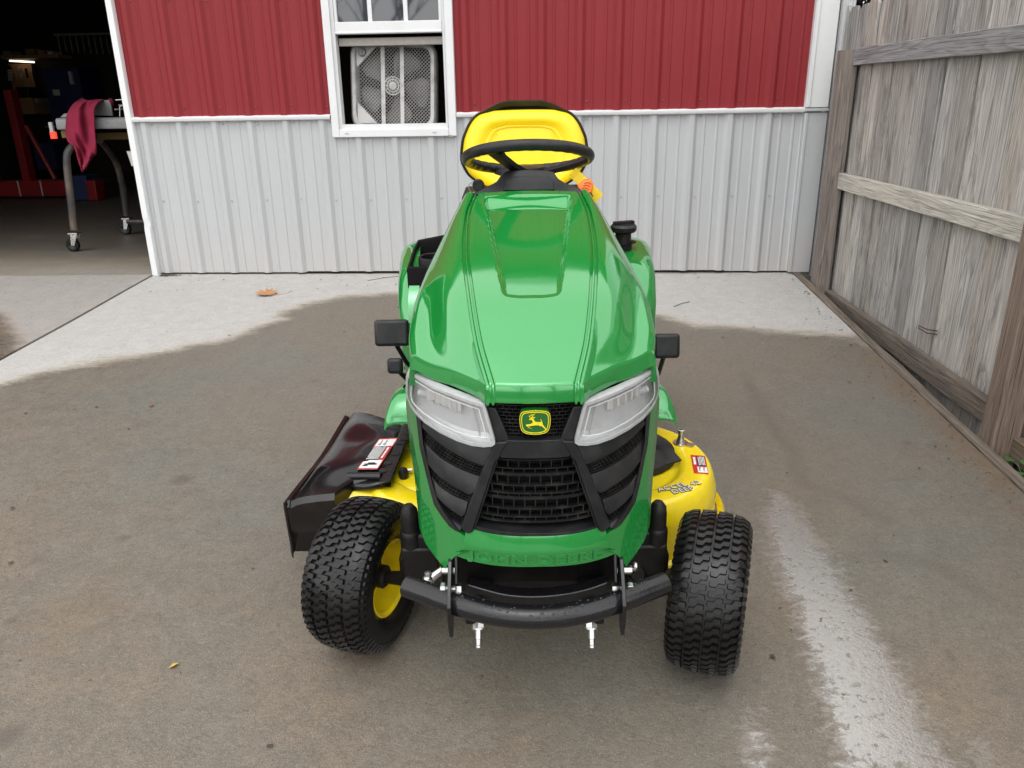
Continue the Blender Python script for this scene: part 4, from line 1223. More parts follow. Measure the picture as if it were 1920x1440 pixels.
# key in the ignition
kc2 = T(897, 347, y=.545)
MW = Matrix.LocRotScale(mower.location, mower.rotation_euler, None)
ke = thing('ignition_key', MW @ kc2, 'black-headed ignition key with a wire ring and red bead left of the steering wheel', 'key', rot=mower.rotation_euler)
m = MB(); m.lathe([(.0001, -.0045), (.013, -.0045), (.0155, -.002), (.0155, .002), (.013, .0045), (.0001, .0045)], 20, (0, 0, 0), 'Y'); put('key_head', m, BLKPLAS, ke, 40)
m = MB(); m.box((.004, 0, -.022), (.006, .003, .026)); put('key_blade', m, STEEL, ke)
m = MB(); m.tube([(-.013 + .012 * math.cos(a), -.004, -.004 + .014 * math.sin(a)) for a in [k * math.pi / 10 for k in range(5, 17)]], .0013, 6); put('key_ring', m, STEEL, ke)
m = MB(); m.sphere((-.014, -.004, -.023), .0062, 12, 8); put('bead', m, REDPL, ke)

# ---- fenders, consoles, footboards, pedals ---------------------------------------
def fender_mb(inner=.16):
    m = MB(); rows = []
    for k in range(37):
        a = math.radians(lerp(188, 62, k / 36))
        xo = interp(math.degrees(a), [60, 95, 120, 150, 188], [.450, .442, .420, .400, .388])
        rr = interp(math.degrees(a), [60, 90, 110, 128, 140, 150, 165, 188], [.440, .468, .512, .572, .584, .560, .49, .445])
        cy, cz = 1.24, .255
        sec = [(inner, 0, 0), (xo - .075, 0, 0), (xo - .045, -.004, 0), (xo - .02, -.016, 0), (xo - .005, -.035, 0), (xo, -.06, 0), (xo + .002, -.10, 0), (xo - .008, -.10, 0)]
        rows.append([Vector((x, cy + (rr + d) * math.cos(a), cz + (rr + d) * math.sin(a))) for x, d, _ in sec])
    return m.grid(rows)
put('rear_fender', fender_mb(), GREEN, mower, 50); put('rear_fender', fender_mb(.368).mirror(), GREEN, mower, 50)
# left console: black tray with a cup well
m = MB(); R = []
def tr(px, py, y): return T(px, py, y=y)
tc_ = [(-.362, .86, .705), (-.362, .98, .775), (-.352, 1.10, .795), (-.24, 1.12, .80), (-.22, .86, .72)]
m = MB(); rows = []
_a = T(771, 504, y=.84)
base = [_a, T(782, 468, y=.99), T(791, 450, y=1.10), T(850, 437, y=1.13), Vector((-.20, .84, _a.z))]
base = [b - Vector((.014 if i < 3 else 0, 0, 0)) for i, b in enumerate(base)]
cen_ = sum(base, Vector()) / 5
for k, dz in ((1.0, -.20), (1.0, -.004), (.985, .001), (.88, .001), (.86, -.004), (.85, -.05)):
    rows.append([cen_ + (b - cen_) * k + Vector((0, 0, dz)) for b in base])
m.grid(rows, closed=True); m.f.append(tuple(range(len(m.v) - 5, len(m.v)))); m.box((-.255, .98, .56), (.19, .32, .16)); put('console_tray', m, TRAYBLK, mower, 40)
m = MB(); m.lathe([(.036, -.05), (.036, .012), (.043, .014), (.045, .006), (.045, -.03)], 28, (_a.x + .062, .895, _a.z + .012)); put('cup_holder', m, BLKPLAS, mower, 40)
# fuel cap on the right fender
fc = T(1168, 456, y=1.02)
m = MB(); m.lathe([(.030, -.03), (.026, .0), (.026, .035), (.037, .038), (.042, .043), (.043, .056), (.036, .063), (.0001, .065)], 30, (fc.x, fc.y, fc.z)); 
for k in range(1): 
    a = .3; m.box((fc.x, fc.y, fc.z + .066), (.068, .020, .012), Matrix.Rotation(a, 3, 'Z'))
put('fuel_cap', m, BLKPLAS, mower, 40)
m = MB(); m.lathe([(.044, .006), (.030, .004), (.030, -.02)], 24, (fc.x, fc.y, fc.z - .002)); put('fuel_neck_recess', m, BLKDULL, mower)
m = MB(); m.sphere((-.405, .845, .60), .004, 8, 6); put('fender_rivet', m, BLKDULL, mower)
def foot_mb():
    m = MB(); rows = []
    for y, z, xo in ((.90, .40, .39), (.70, .425, .388), (.56, .455, .385), (.49, .475, .384), (.455, .472, .388), (.43, .455, .394), (.41, .43, .400), (.405, .405, .402)):
        rows.append([Vector((.19, y, z)), Vector((xo - .05, y, z)), Vector((xo - .028, y, z - .001)), Vector((xo - .010, y, z - .006)), Vector((xo, y, z - .02)), Vector((xo + .003, y, z - .05))])
    return m.grid(rows)
both('footboard', foot_mb(), GREEN, smooth=50)
m = MB(); rows = []
for y, z in ((.86, .412), (.70, .432), (.56, .462), (.51, .476)): rows.append([Vector((.20, y, z)), Vector((.355, y, z)), Vector((.362, y, z - .012))])
m.grid(rows); both('foot_mat', m, BLKDULL)
def pedal(px0, py0, px1, py1, y, name, tilt):
    a, b = T(px0, py0, y=y), T(px1, py1, y=y); c = (a + b) / 2
    w, h = abs(a.x - b.x), abs(a.z - b.z)
    m = MB(); m.box(c, (w, .02, h * 1.05), Matrix.Rotation(tilt, 3, 'X')); o = put(name, m, BLKPLAS, mower, bevel=.0095)
    m = MB(); m.tube([c + Vector((0, .01, -h * .3)), c + Vector((-.01 if c.x > 0 else .03, .04, -h * 1.5)), c + Vector((-.06 if c.x > 0 else .06, .08, -h * 2.2))], .007, 8); put('pedal_arm', m, BLKMETAL, o)
pedal(700, 602, 769, 646, .60, 'brake_pedal', -.25)
pedal(725, 673, 757, 699, .52, 'reverse_pedal', -.25)
pedal(1226, 628, 1273, 669, .58, 'drive_pedal', -.25)

# ---- wheels ---------------------------------------------------------------
def tyre_mb(R, w, rb, ncol, nlug, lug_h, seed, blk=None):
    """carcass by revolution about X, S-shaped turf lugs on top"""
    h = w / 2; dR = R - lug_h
    prof = [(rb + .004, -h * .72), (rb + .012, -h * .84), (rb + (dR - rb) * .35, -h * .985), (rb + (dR - rb) * .62, -h), (rb + (dR - rb) * .82, -h * .95), (dR - .012, -h * .84), (dR - .005, -h * .7), (dR - .0015, -h * .4), (dR, 0)]
    prof = prof + [(r, -x) for r, x in reversed(prof[:-1])]
    m = MB(); m.lathe(prof, 72, axis='X')
    def RX(b):
        xs = [p[1] for p in prof[4:-4]]; rs = [p[0] for p in prof[4:-4]]
        return interp(b, xs, rs)
    wid = 2 * h * .92
    cw_ = wid / ncol
    for c in range(ncol):
        bc = -wid / 2 + cw_ * (c + .5)
        edge = c in (0, ncol - 1)
        for k in range(nlug):
            a0 = 2 * math.pi * (k + (.0 if c % 2 else 0.08)) / nlug
            L = 2 * math.pi / nlug
            s = 1 if c % 2 == 0 else -1
            s = 1
            hw = cw_ * .46
            # outline of a wavy brick: (across, along)
            q = [(-1, .02), (-.86, -.06), (-.22, -.06), (.18, -.56), (.86, -.56), (1, -.46), (1, -.02), (.86, .06), (.22, .06), (-.18, .56), (-.86, .56), (-1, .46)]
            top, bot = [], []
            for x, y in q:
                b = bc + x * hw; a = a0 + y * L * 1.0
                r = RX(b)
                bot.append((b, (r - .002) * math.cos(a), (r - .002) * math.sin(a)))
                b2 = bc + x * hw * .88; a2 = a0 + y * L * .84
                r2 = RX(b2) + lug_h
                top.append((b2, r2 * math.cos(a2), r2 * math.sin(a2)))
            n = len(q); o = len(m.v); m.v += bot + top
            # the top is fanned in quads along the S so that it stays clean
            m.f += [(o + i, o + (i + 1) % n, o + n + (i + 1) % n, o + n + i) for i in range(n)]
            T_ = [o + n + i for i in range(n)]
            m.f += [(T_[0], T_[1], T_[10], T_[11]), (T_[1], T_[2], T_[9], T_[10]), (T_[2], T_[3], T_[8], T_[9]), (T_[3], T_[4], T_[7], T_[8]), (T_[4], T_[5], T_[6], T_[7])]
    # shoulder bars
    for sgn in (-1, 1):
        for k in range(nlug):
            a = 2 * math.pi * (k + .25) / nlug; L = 2 * math.pi / nlug * .30
            P = []
            for (b, rr) in ((h * .86, dR - .010), (h * .965, dR - .028)):
                for da in (-L, L):
                    P.append((sgn * b, (rr) * math.cos(a + da), rr * math.sin(a + da)))
                    P.append((sgn * (b + .0035), (rr + .0035) * math.cos(a + da * .8), (rr + .0035) * math.sin(a + da * .8)))
            m.add(P, [(1, 3, 7, 5), (0, 1, 5, 4), (2, 6, 7, 3), (0, 2, 3, 1), (4, 5, 7, 6)])
    return m
def rim_mb(rb, w, s):
    """dish of the wheel; s = which side carries the hub face"""
    h = w / 2
    m = MB(); m.lathe([(rb + .010, -h * .80), (rb + .004, -h * .82), (rb - .004, -h * .74), (rb - .006, -h * .4), (rb - .012, -h * .1), (rb - .02, .0), (rb - .035, .008), (.03, .012), (.022, -.02)], 48, axis='X')
    m.lathe([(rb + .010, h * .80), (rb + .004, h * .82), (rb - .004, h * .74), (rb - .006, h * .4), (rb - .012, h * .1), (rb - .022, .006)], 48, axis='X')
    return m
STEER = math.radians(-18)
TYRE_F = tyre_mb(.184, .162, .084, 4, 54, .0075, 1).mesh('tyre', RUBBER, 30)
RIM_F = rim_mb(.086, .162, 1).mesh('rim', YELLOW, 40)
for s, cx, cy in ((-1, -.404, .040), (1, .404, -.040)):
    w = put('front_wheel', MB().lathe([(.0001, s * .05), (.026, s * .05), (.028, s * .045), (.028, -s * .05), (.022, -s * .055), (.0001, -s * .055)], 24, axis='X'), BLKDULL, mower, 40, loc=(cx, cy, .184), rot=(random.uniform(0, 6), 0, 0))
    w.rotation_mode = 'ZYX' if False else 'XYZ'
    w.rotation_euler = (.4 if s < 0 else 1.1, 0, STEER)
    link('tyre', TYRE_F, w); link('rim', RIM_F, w)
TYRE_R = tyre_mb(.252, .20, .105, 5, 56, .010, 2).mesh('tyre_rear', RUBBER, 30)
RIM_R = rim_mb(.107, .20, 1).mesh('rim_rear', YELLOW, 40)
for s in (-1, 1):
    w = put('rear_wheel', MB().lathe([(.0001, .06), (.03, .06), (.03, -.06), (.0001, -.06)], 20, axis='X'), BLKDULL, mower, 40, loc=(s * .335, 1.24, .252))
    link('tyre', TYRE_R, w); link('rim', RIM_R, w)
# kingpins, spindles, axle beam, tie rods
for s in (-1, 1):
    m = MB(); m.lathe([(.0001, .402), (.010, .400), (.0185, .388), (.0205, .372), (.0215, .335), (.0245, .331), (.0255, .322), (.0255, .20), (.024, .17), (.0001, .17)], 20, (s * .282, 0, 0))
    put('kingpin', m, BLKDULL, mower, 35)
    dx, dy = (.122, -.040) if s > 0 else (-.122, .040)
    m = MB(); m.tube([(s * .282, 0, .205), (s * .295, dy * .2, .19), (s * .282 + dx * .6, dy * .6, .184), (s * .282 + dx, dy, .184)], [.022, .020, .0145, .0125], 14)
    m.lathe([(.024, 0), (.030, .003), (.030, .022), (.024, .026), (.013, .026)], 20, axis='X'); 
    put('spindle', m if False else MB().tube([(s * .282, 0, .205), (s * .295, dy * .2, .19), (s * .282 + dx * .6, dy * .6, .184), (s * .282 + dx, dy, .184)], [.022, .020, .0145, .0125], 14), BLKDULL, mower, 50)
m = MB(); m.box((0, .03, .275), (.50, .055, .06)); m.box((.225, .02, .305), (.09, .075, .05)); m.box((-.225, .02, .305), (.09, .075, .05)); put('axle_beam', m, BLKDULL, mower, bevel=.008)
for s in (-1, 1):
    m = MB(); m.box((s * .262, .012, .255), (.085, .075, .085)); m.box((s * .30, .02, .235), (.03, .05, .05)); m.prism([(s * .245, -.02, .30), (s * .215, -.015, .33), (s * .215, .03, .33), (s * .245, .035, .30)], (0, 0, -.05)); put('axle_knuckle', m, BLKDULL, mower, bevel=.006)
m = MB(); bj = T(803, 1086, y=-.085); re = T(832, 1066, y=-.07)
m.sphere(bj, .013, 14, 10); m.lathe([(.0001, .019), (.008, .018), (.009, .010)], 6, bj); m.tube([bj + Vector((0, 0, -.004)), re, re + (re - bj) * 1.8], [.011, .0085, .0085], 10); put('tie_rod', m, STEEL, mower, 40)
bj2 = T(1190, 1062, y=-.07); m = MB(); m.sphere(bj2, .011, 14, 10); m.tube([bj2, bj2 + Vector((-.03, .03, -.012))], .008, 10); put('tie_rod', m, STEEL, mower, 40)
m = MB(); q = T(1195, 1075, y=-.03); m.tube([q, q + Vector((.02, .03, -.015)), Vector((.282, .0, .24))], [.018, .016, .02], 10); m.lathe([(.0001, -.008), (.03, -.008), (.034, .0), (.026, .006), (.0001, .008)], 20, q + Vector((.01, .03, -.02))); put('steering_arm', m, BLKDULL, mower, 40)

# ---- bumper -----------------------------------------------------------------
bp = [Vector((-.268, -.190, .330)), Vector((-.225, -.213, .330)), Vector((-.17, -.244, .330)), Vector((-.11, -.272, .330)), Vector((-.055, -.287, .330)), Vector((0, -.292, .330))]
bp = bp + [Vector((-q.x, q.y, q.z)) for q in reversed(bp[:-1])]
bp = [bp[0]] + chaikin(bp[1:-1], 2) + [bp[-1]]
bp = [q - Vector((0, 0, .006)) for q in bp]
m = MB().tube(bp, .0232, 24); bump = put('bumper_tube', m, BLKMETAL, mower, 50, bevel=.002)
DROP, nt, p = base_mat('water_drop'); p.inputs['Base Color'].default_value = (.02, .02, .022, 1); p.inputs['Roughness'].default_value = .03; p.inputs['IOR'].default_value = 1.6
rd_ = random.Random(4); m = MB()
for _ in range(230):
    i = rd_.uniform(0, len(bp) - 1.01); k = int(i); c = bp[k].lerp(bp[k + 1], i - k); a = rd_.gauss(.55, .45)
    nrm_ = Vector((0, -math.sin(a), math.cos(a))); r = rd_.choice([.0009, .0012, .0016, .0022])
    m.sphere(c + nrm_ * .023, r, 6, 4, (1.2, 1, .9))
o = put('water_drops', m, DROP, bump, 60); o['kind'] = 'stuff'
for s in (-1, 1):
    m = MB(); x = s * .1715
    m.prism([(x - .004, -.275, .262), (x - .004, -.255, .262), (x - .004, -.205, .33), (x - .004, -.185, .40), (x - .004, -.215, .402), (x - .004, -.262, .365), (x - .004, -.283, .34), (x - .004, -.283, .30)], (.008, 0, 0)); put('bumper_plate', m, BLKMETAL, mower, bevel=.0015)
    m = MB(); m.prism([(x - .012 * s - .003, -.235, .36), (x - .012 * s - .003, -.19, .36), (x - .012 * s - .003, -.17, .42), (x - .012 * s - .003, -.20, .425)], (.006, 0, 0)); put('bracket', m, BLKMETAL, mower, bevel=.0015)
    bl = T(845 if s < 0 else 1166, 1104, y=-.225)
    m = MB()
    for dx in (-.014, .016):
        m.lathe([(.0001, dx - .006), (.0115, dx - .006), (.0125, dx - .004), (.0125, dx + .004), (.0115, dx + .006), (.0001, dx + .006)], 6, (bl.x, bl.y, bl.z), 'X')
    m.tube([(bl.x - .02, bl.y, bl.z), (bl.x + .02, bl.y, bl.z)], .006, 10); put('bolt', m, STEEL, mower, 30)
    bu = T(843 if s < 0 else 1170, 1068, y=-.18)
    m = MB(); m.lathe([(.0001, -.016), (.008, -.016), (.009, -.012), (.009, .012), (.008, .016), (.0001, .016)], 6, bu, 'X'); put('bolt', m, STEEL, mower, 30)
    st = T(897 if s < 0 else 1109, 1180, y=-.235)
    d = Vector((0, -.55, -.83)).normalized()
    m = MB(); m.tube([st + d * -.02, st + d * -.004], .0125, 6); m.tube([st + d * -.004, st + d * -.001], .014, 16); m.tube([st, st + d * .018, st + d * .019, st + d * .030, st + d * .031, st + d * .036], [.0075, .0075, .0055, .0055, .0062, .0058], 12); put('stud', m, STEEL, mower, 30)
    m = MB(); m.box((st.x + s * .008, st.y + .02, st.z + .022), (.036, .04, .022)); put('stud_bracket', m, BLKDULL, mower, bevel=.004)
b2 = [T(px, py, y=y) for px, py, y in ((878, 1104, -.19), (905, 1112, -.20), (950, 1124, -.213), (1005, 1127, -.215), (1060, 1122, -.213), (1105, 1112, -.20), (1137, 1100, -.19))]
b2 = chaikin(b2, 2); R = []
for q in b2: R.append([q + Vector((0, -.004, .012)), q + Vector((0, .022, .016)), q + Vector((0, .022, -.016)), q + Vector((0, -.004, -.012))])
m = MB().grid(R, closed=True); put('cross_bar', m, BLKMETAL, mower, 40, bevel=.003)
m = MB(); m.box((0, -.10, .33), (.40, .10, .12)); m.box((0, .05, .36), (.40, .40, .14)); m.box((0, .60, .36), (.30, .9, .10)); m.box((0, 1.15, .40), (.44, .35, .28)); put('chassis', m, BLKDULL, mower, bevel=.01)
for s in (-1, 1):
    m = MB(); m.box((s * .12, -.165, .305), (.05, .02, .012)); m.box((s * .095, -.165, .29), (.012, .02, .04)); put('tow_hook', m, BLKMETAL, mower, bevel=.002)

# ---- mower deck ------------------------------------------------------------------
DECKP = [(.150, .246), (.158, .247), (.166, .254), (.174, .262), (.186, .267), (.238, .268), (.246, .266), (.254, .258), (.262, .240), (.270, .215), (.272, .20), (.272, .10), (.285, .095), (.287, .088)]
m = MB(); m.lathe([(.0001, .246)] + DECKP, 96, (.255, .44, 0)); m.lathe([(.0001, .2445)] + [(r, z - .0015) for r, z in DECKP], 96, (-.22, .44, 0))
rows = []
for x in frange(-.22, .255, .05):
    rows.append([Vector((x, .44 - d, z)) for d, z in ((.287, .086), (.272, .10), (.272, .20), (.262, .24), (.250, .262), (.18, .2635), (0, .244), (-.18, .2635), (-.25, .262), (-.262, .24), (-.272, .20), (-.272, .1))])
m.grid(rows)
rows = []
for x in (-.515, -.512, -.48, -.40, -.30, -.20):
    e_ = .012 if x == -.515 else 0
    rows.append([Vector((x, y, z - e_)) for y, z in ((.715, .12), (.715, .215), (.70, .243), (.665, .258), (.45, .262), (.335, .262), (.298, .256), (.275, .238), (.266, .21), (.262, .10))])
m.grid(rows)
deck = put('deck_shell', m, YELLOW, mower, 40)
m = MB(); rows = []          # rolled lip at the right-hand side
for k in range(25):
    a = math.radians(lerp(-48, 20, k / 24)); c = Vector((.255 + .28 * math.cos(a), .44 + .28 * math.sin(a), 0))
    o_ = Vector((math.cos(a), math.sin(a), 0)); e_ = math.sin(math.pi * k / 24)**.5
    rows.append([c + Vector((0, 0, .13)), c + o_ * .012 * e_ + Vector((0, 0, .145)), c + o_ * .020 * e_ + Vector((0, 0, .135)), c + o_ * .020 * e_ + Vector((0, 0, .09))])
m.grid(rows); put('deck_lip', m, YELLOW, deck, 40)
m = MB(); m.lathe([(.0001, .30), (.05, .30), (.075, .292), (.11, .285), (.135, .268), (.14, .25)], 28, (.285, .50, 0)); m.prism([(.37, .40, .262), (.425, .42, .268), (.40, .45, .29), (.36, .47, .29)], (0, 0, .006))
put('belt_cover', m, BLKDULL, mower, 40)
nb_ = Vector((.444, .53, .268))
m = MB(); m.lathe([(.0001, .002), (.022, .003), (.022, .0), (.016, -.002)], 16, nb_); m.box(nb_ + Vector((.018, -.012, .002)), (.04, .022, .004), Matrix.Rotation(-.6, 3, 'Z')); m.lathe([(.013, .003), (.010, .016), (.008, .022), (.008, .034), (.0105, .036), (.0105, .044), (.0075, .045), (.0065, .036), (.0001, .036)], 18, nb_); put('wash_port', m, STEEL, deck, 35)
# decals on the deck
def flat_text(txt, size, ex, mat_, pos, ang, name, parent, offset=0, sc=1.0, italic=0):
    tm = text_mesh(txt, size, ex, 1.12, offset, sc)
    c, s = math.cos(ang), math.sin(ang)
    tm.v = [(pos[0] + c * (v[0] + italic * v[1]) - s * v[1], pos[1] + s * (v[0] + italic * v[1]) + c * v[1], pos[2] + v[2]) for v in tm.v]
    return put(name, tm, mat_, parent, 0)
lc = Vector((.392, .272, .2695)); la = math.radians(20)
lx = Vector((math.cos(la), math.sin(la), 0)); ly = Vector((-math.sin(la), math.cos(la), 0))
for txt, sz, o_ in (('ACCEL', .026, lx * -.016 + ly * .012), ('DEEP', .026, lx * .002 + ly * -.011), ('42', .026, lx * .052 + ly * .008)):
    p_ = lc + o_
    flat_text(txt, sz, .0003, DECALK, (p_.x, p_.y, p_.z), la, 'deck_lettering', deck, .0013)
    flat_text(txt, sz, .0003, DECALW, (p_.x, p_.y, p_.z + .0006), la, 'deck_lettering', deck, -.0002)
def words(u0, u1, n, v0, v1):
    r_ = random.Random(n); out = []
    for k in range(n):
        u = u0 + (u1 - u0) * (k + .5) / n; h_ = (u1 - u0) / n * .27; v = v0
        while v < v1 - .02:
            L_ = r_.uniform(.03, .10); out.append((u - h_, u + h_, v, min(v1, v + L_), DECALW)); v += L_ + .012
    return out
def decal(corners, layers, name, parent, lift=.0006):
    """printed label: four corners (u along the first edge, v along the last), coloured rectangles on top"""
    A, B, C_, D_ = [Vector(c) for c in corners]
    up = (B - A).cross(D_ - A).normalized()
    if up.z < 0: up = -up
    def P(u, v): return A.lerp(B, u).lerp(D_.lerp(C_, u), v)
    base = None; ink = {}; order = {}
    for i, (u0, u1, v0, v1, mt) in enumerate(layers):
        if i and mt.name not in ink: ink[mt.name] = (MB(), mt)
        q = [P(u0, v0), P(u1, v0), P(u1, v1), P(u0, v1)]
        mb = MB() if i == 0 else ink[mt.name][0]
        lv_ = lift + (.00025 * min(i, 6) if i < 8 else .0019 + .0000004 * i)
        mb.prism([c + up * lv_ for c in q], -up * .0004)
        if i == 0: base = put(name, mb, mt, parent, 0)
    for mb, mt in ink.values():
        o_ = put('label_print', mb, mt, base, 0); o_['kind'] = 'stuff'
    return base
def dk(px, py): return T(px, py, z=.2685)
wl = [(0, 1, 0, 1, DECALR), (.36, .92, .06, .60, DECALK), (.30, .95, .66, .95, DECALW)] + words(.42, .90, 5, .11, .57) + [(.10, .26, .16, .27, DECALW), (.10, .26, .29, .36, DECALW), (.10, .26, .38, .56, DECALW)] + [(.42, .46, .70, .90, DECALK), (.42, .52, .70, .74, DECALK), (.70, .74, .70, .90, DECALK), (.70, .80, .70, .74, DECALK)]
decal([dk(1295, 853), dk(1322, 855), dk(1329, 889), dk(1301, 887)], wl, 'warning_label', deck)

# ---- discharge chute ------------------------------------------------------------
m = MB(); rows = []
NI = 22
for k in range(NI + 1):
    t = k / NI
    y = lerp(.25, .80, t); yq = lambda q: lerp(lerp(.25, .315, sstep(.44, .56, q)), lerp(.80, .63, q), t)
    xo = lerp(-.642, -.600, t) + .004 * math.sin(math.pi * t); xi = -.378
    zo = lerp(.260, .240, sstep(0, .6, t)); zi = .285 + .004 * math.sin(math.pi * t)
    row = [Vector((xo - .004, y, .108)), Vector((xo - .006, y, zo - .012)), Vector((xo - .002, y, zo + .002)), Vector((xo + .005, y, zo + .0025)), Vector((xo + .008, y, zo - .001)), Vector((xo + .012, y, zo + .001))]
    for q in (.06, .15, .3, .45, .6, .75, .88, 1.0):
        bulge = .038 * math.sin(math.pi * q**.54) * (.30 + .70 * sstep(0, .3, t)) * (1 - .35 * sstep(.75, 1, t))
        dent = -.012 * math.exp(-((t - .62) / .10)**2 - ((q - .40) / .12)**2)
        row.append(Vector((lerp(xo + .012, xi, q), yq(q), lerp(zo, zi, q) + bulge + dent)))
    rows.append(row)
# front wall
fr_ = rows[0]
f1 = [Vector((p.x + .006, p.y - .010, p.z - .010)) for p in fr_]
lim = -.505
def front_z(p): return Vector((p.x, p.y - .002, .108 if p.x < lim else lerp(.108, .262, sstep(lim, lim + .045, p.x))))
rows.insert(0, [Vector((p.x, p.y - .012, p.z - .014)) for p in fr_]); rows.insert(0, [Vector((p.x, p.y - .010, min(p.z - .02, front_z(p).z))) for p in fr_])
bk = rows[-1]; rows.append([Vector((p.x, p.y + .008, p.z - .012)) for p in bk]); rows.append([Vector((p.x, p.y + .006, .12)) for p in bk])
m.grid(rows); chute = put('discharge_chute', m, BLKGLOSS, mower, 35)
sl = chute.modifiers.new('solid', 'SOLIDIFY'); sl.thickness = .004; sl.offset = -1
m = MB(); ro = [Vector((lerp(-.642, -.600, t) + .004 * math.sin(math.pi * t) - .006, lerp(.24, .81, t), lerp(.260, .240, sstep(0, .6, t)) - .003)) for t in [k / 16 for k in range(17)]]
m.tube([Vector((ro[0].x + .002, ro[0].y, .108)), Vector((ro[0].x, ro[0].y, .245))] + ro, .0048, 10); put('chute_rim', m, BLKGLOSS, chute, 50)
# hinge flange, black patches as the shade of its holes, and the hinge tube
m = MB(); fl_p = [(-.405, .27), (-.372, .285), (-.352, .62), (-.385, .64)]
m.prism([(x, y, .292) for x, y in fl_p], (0, 0, .006)); put('hinge_flange', m, BLKMETAL, chute, bevel=.003)
for px, py, rr_ in ((727, 868, .011), (718, 882, .011)):
    q = T(px, py, z=.299); m = MB().lathe([(.0001, .0008), (rr_, .0008), (rr_, -.001)], 18, q); put('hole_shade_patch', m, DECALK, chute)
for px, py in ((741, 851), (750, 831), (758, 823)):
    q = T(px, py, z=.299); m = MB().box(q, (.022, .014, .0016)); put('hole_shade_patch', m, DECALK, chute)
hz = [T(660, 893, z=.275), T(692, 888, z=.288), T(714, 890, z=.292), T(718, 904, z=.29), T(692, 909, z=.284), T(660, 911, z=.274)]
m = MB(); m.prism(hz, (0, 0, -.02)); put('hinge_bracket', m, BLKMETAL, chute, bevel=.006)
m = MB(); a, b = T(630, 896, z=.272), T(715, 893, z=.298); m.tube([a, a.lerp(b, .3) + Vector((0, 0, .004)), b], .010, 12); put('hinge_tube', m, BLKMETAL, chute, 50)
def ck(px, py): return T(px, py, z=.2935)
c4 = [ck(669, 881), ck(708, 881), ck(747, 822), ck(711, 824)]
for c_ in c4: pass
lay = [(0, 1, 0, 1, DECALW), (.0, .045, 0, 1, DECALR), (.955, 1, 0, 1, DECALR), (0, 1, 0, .03, DECALR), (0, 1, .97, 1, DECALR), (.06, .72, .28, .72, DECALK), (.74, .945, .28, .72, DECALR)] + \
      words(.09, .70, 7, .30, .70) + [(.79, .89, .33, .40, DECALW), (.79, .89, .42, .47, DECALW), (.79, .89, .49, .56, DECALW), (.79, .89, .58, .67, DECALW), (.2, .8, .13, .16, DECALK), (.35, .7, .16, .19, DECALK), (.15, .4, .09, .115, DECALK), (.25, .28, .79, .93, DECALK), (.5, .53, .79, .93, DECALK), (.18, .3, .775, .80, DECALK), (.44, .56, .775, .80, DECALK)]
decal(c4, lay, 'warning_label', chute, .002)
# latch lever with a black knob
lk = T(757, 893, y=.36)
m = MB(); m.lathe([(.0001, .026), (.010, .024), (.0145, .014), (.013, .0), (.009, -.016), (.008, -.024), (.0001, -.024)], 18, lk); lv = put('latch_lever', m, BLKPLAS, mower, 40)
m = MB(); m.tube([lk + Vector((0, 0, -.02)), lk + Vector((.006, 0, -.03)), lk + Vector((.022, -.005, -.032)), lk + Vector((.030, -.008, -.05)), lk + Vector((.034, -.01, -.07))], .0055, 8); put('lever_rod', m, BLKMETAL, lv, 50)
m = MB(); m.tube([lk + Vector((-.002, -.01, -.045)), lk + Vector((.04, -.012, -.045))], .004, 8); m.tube([lk + Vector((.004, .02, .006)), lk + Vector((.022, .02, .008))], .005, 6); put('bolt', m, STEEL, lv, 40)
# ================================================================== GARAGE CONTENTS
GREYMET = mat('grey_enamel', (.26, .265, .27), .5, dirt=(.12, .11, .10), dscale=8, damt=.5)
DARKTUBE = mat('worn_black_tube', (.035, .033, .032), .5, dirt=(.16, .12, .09), dscale=6, damt=.7)
TOWEL = mat('red_towel', (.26, .012, .045), .95, vary=.2, vscale=40, bump=.5, bscale=500, bdist=.002)
REDPAINT = mat('red_enamel', (.24, .008, .011), .45, dirt=(.08, .01, .01), dscale=5, damt=.5)
DBLUE = mat('dark_blue_enamel', (.02, .03, .10), .5)
BROWNB = mat('plywood', (.32, .18, .08), .7, vary=.25, vscale=6)
PAPER = mat('paper', (.55, .54, .5), .7)
def W(px, py, y): return hit(px, py, (0, 1, 0), y)

wt = thing('work_table', (-3.5, 6.2, 0), 'grey topped work table on black bent tube legs with casters just inside the garage doorway', 'table')
def wput(name, mb, mt, parent=None, **kw):
    mb.v = [(v[0] + 3.5, v[1] - 6.2, v[2]) for v in mb.v]
    return put(name, mb, mt, parent or wt, **kw)
m = MB(); rows = []
for x, yy0 in ((-3.842, 6.03), (-3.83, 6.0), (-3.2, 5.99), (-2.5, 5.99)):
    rows.append([Vector((x, yy0, .918)), Vector((x, yy0 - .006, .93)), Vector((x, yy0 - .004, .985)), Vector((x, yy0 + .012, 1.0)), Vector((x, 6.52, 1.0)), Vector((x, 6.52, .918))])
m.grid(rows, closed=True); m.f.append(tuple(range(6))); wput('table_top', m, GREYMET, bevel=.004)
m = MB(); m.box((-3.74, 6.08, .885), (.17, .10, .055)); m.box((-3.1, 6.25, .86), (1.1, .08, .05)); wput('crossbeam', m, mat('ochre_beam', (.14, .09, .025), .7))
pl = [W(*p, 6.12) for p in ((176, 216), (178, 196), (186, 188), (204, 188), (208, 198), (211, 217))]
m = MB().prism(pl, (0, .012, 0)); wput('upright_plate', m, GREYMET)
pl = [W(*p, 6.35) for p in ((113, 220), (120, 213), (135, 212), (140, 220))]
m = MB().prism(pl, (0, .012, 0)); wput('upright_plate', m, GREYMET)
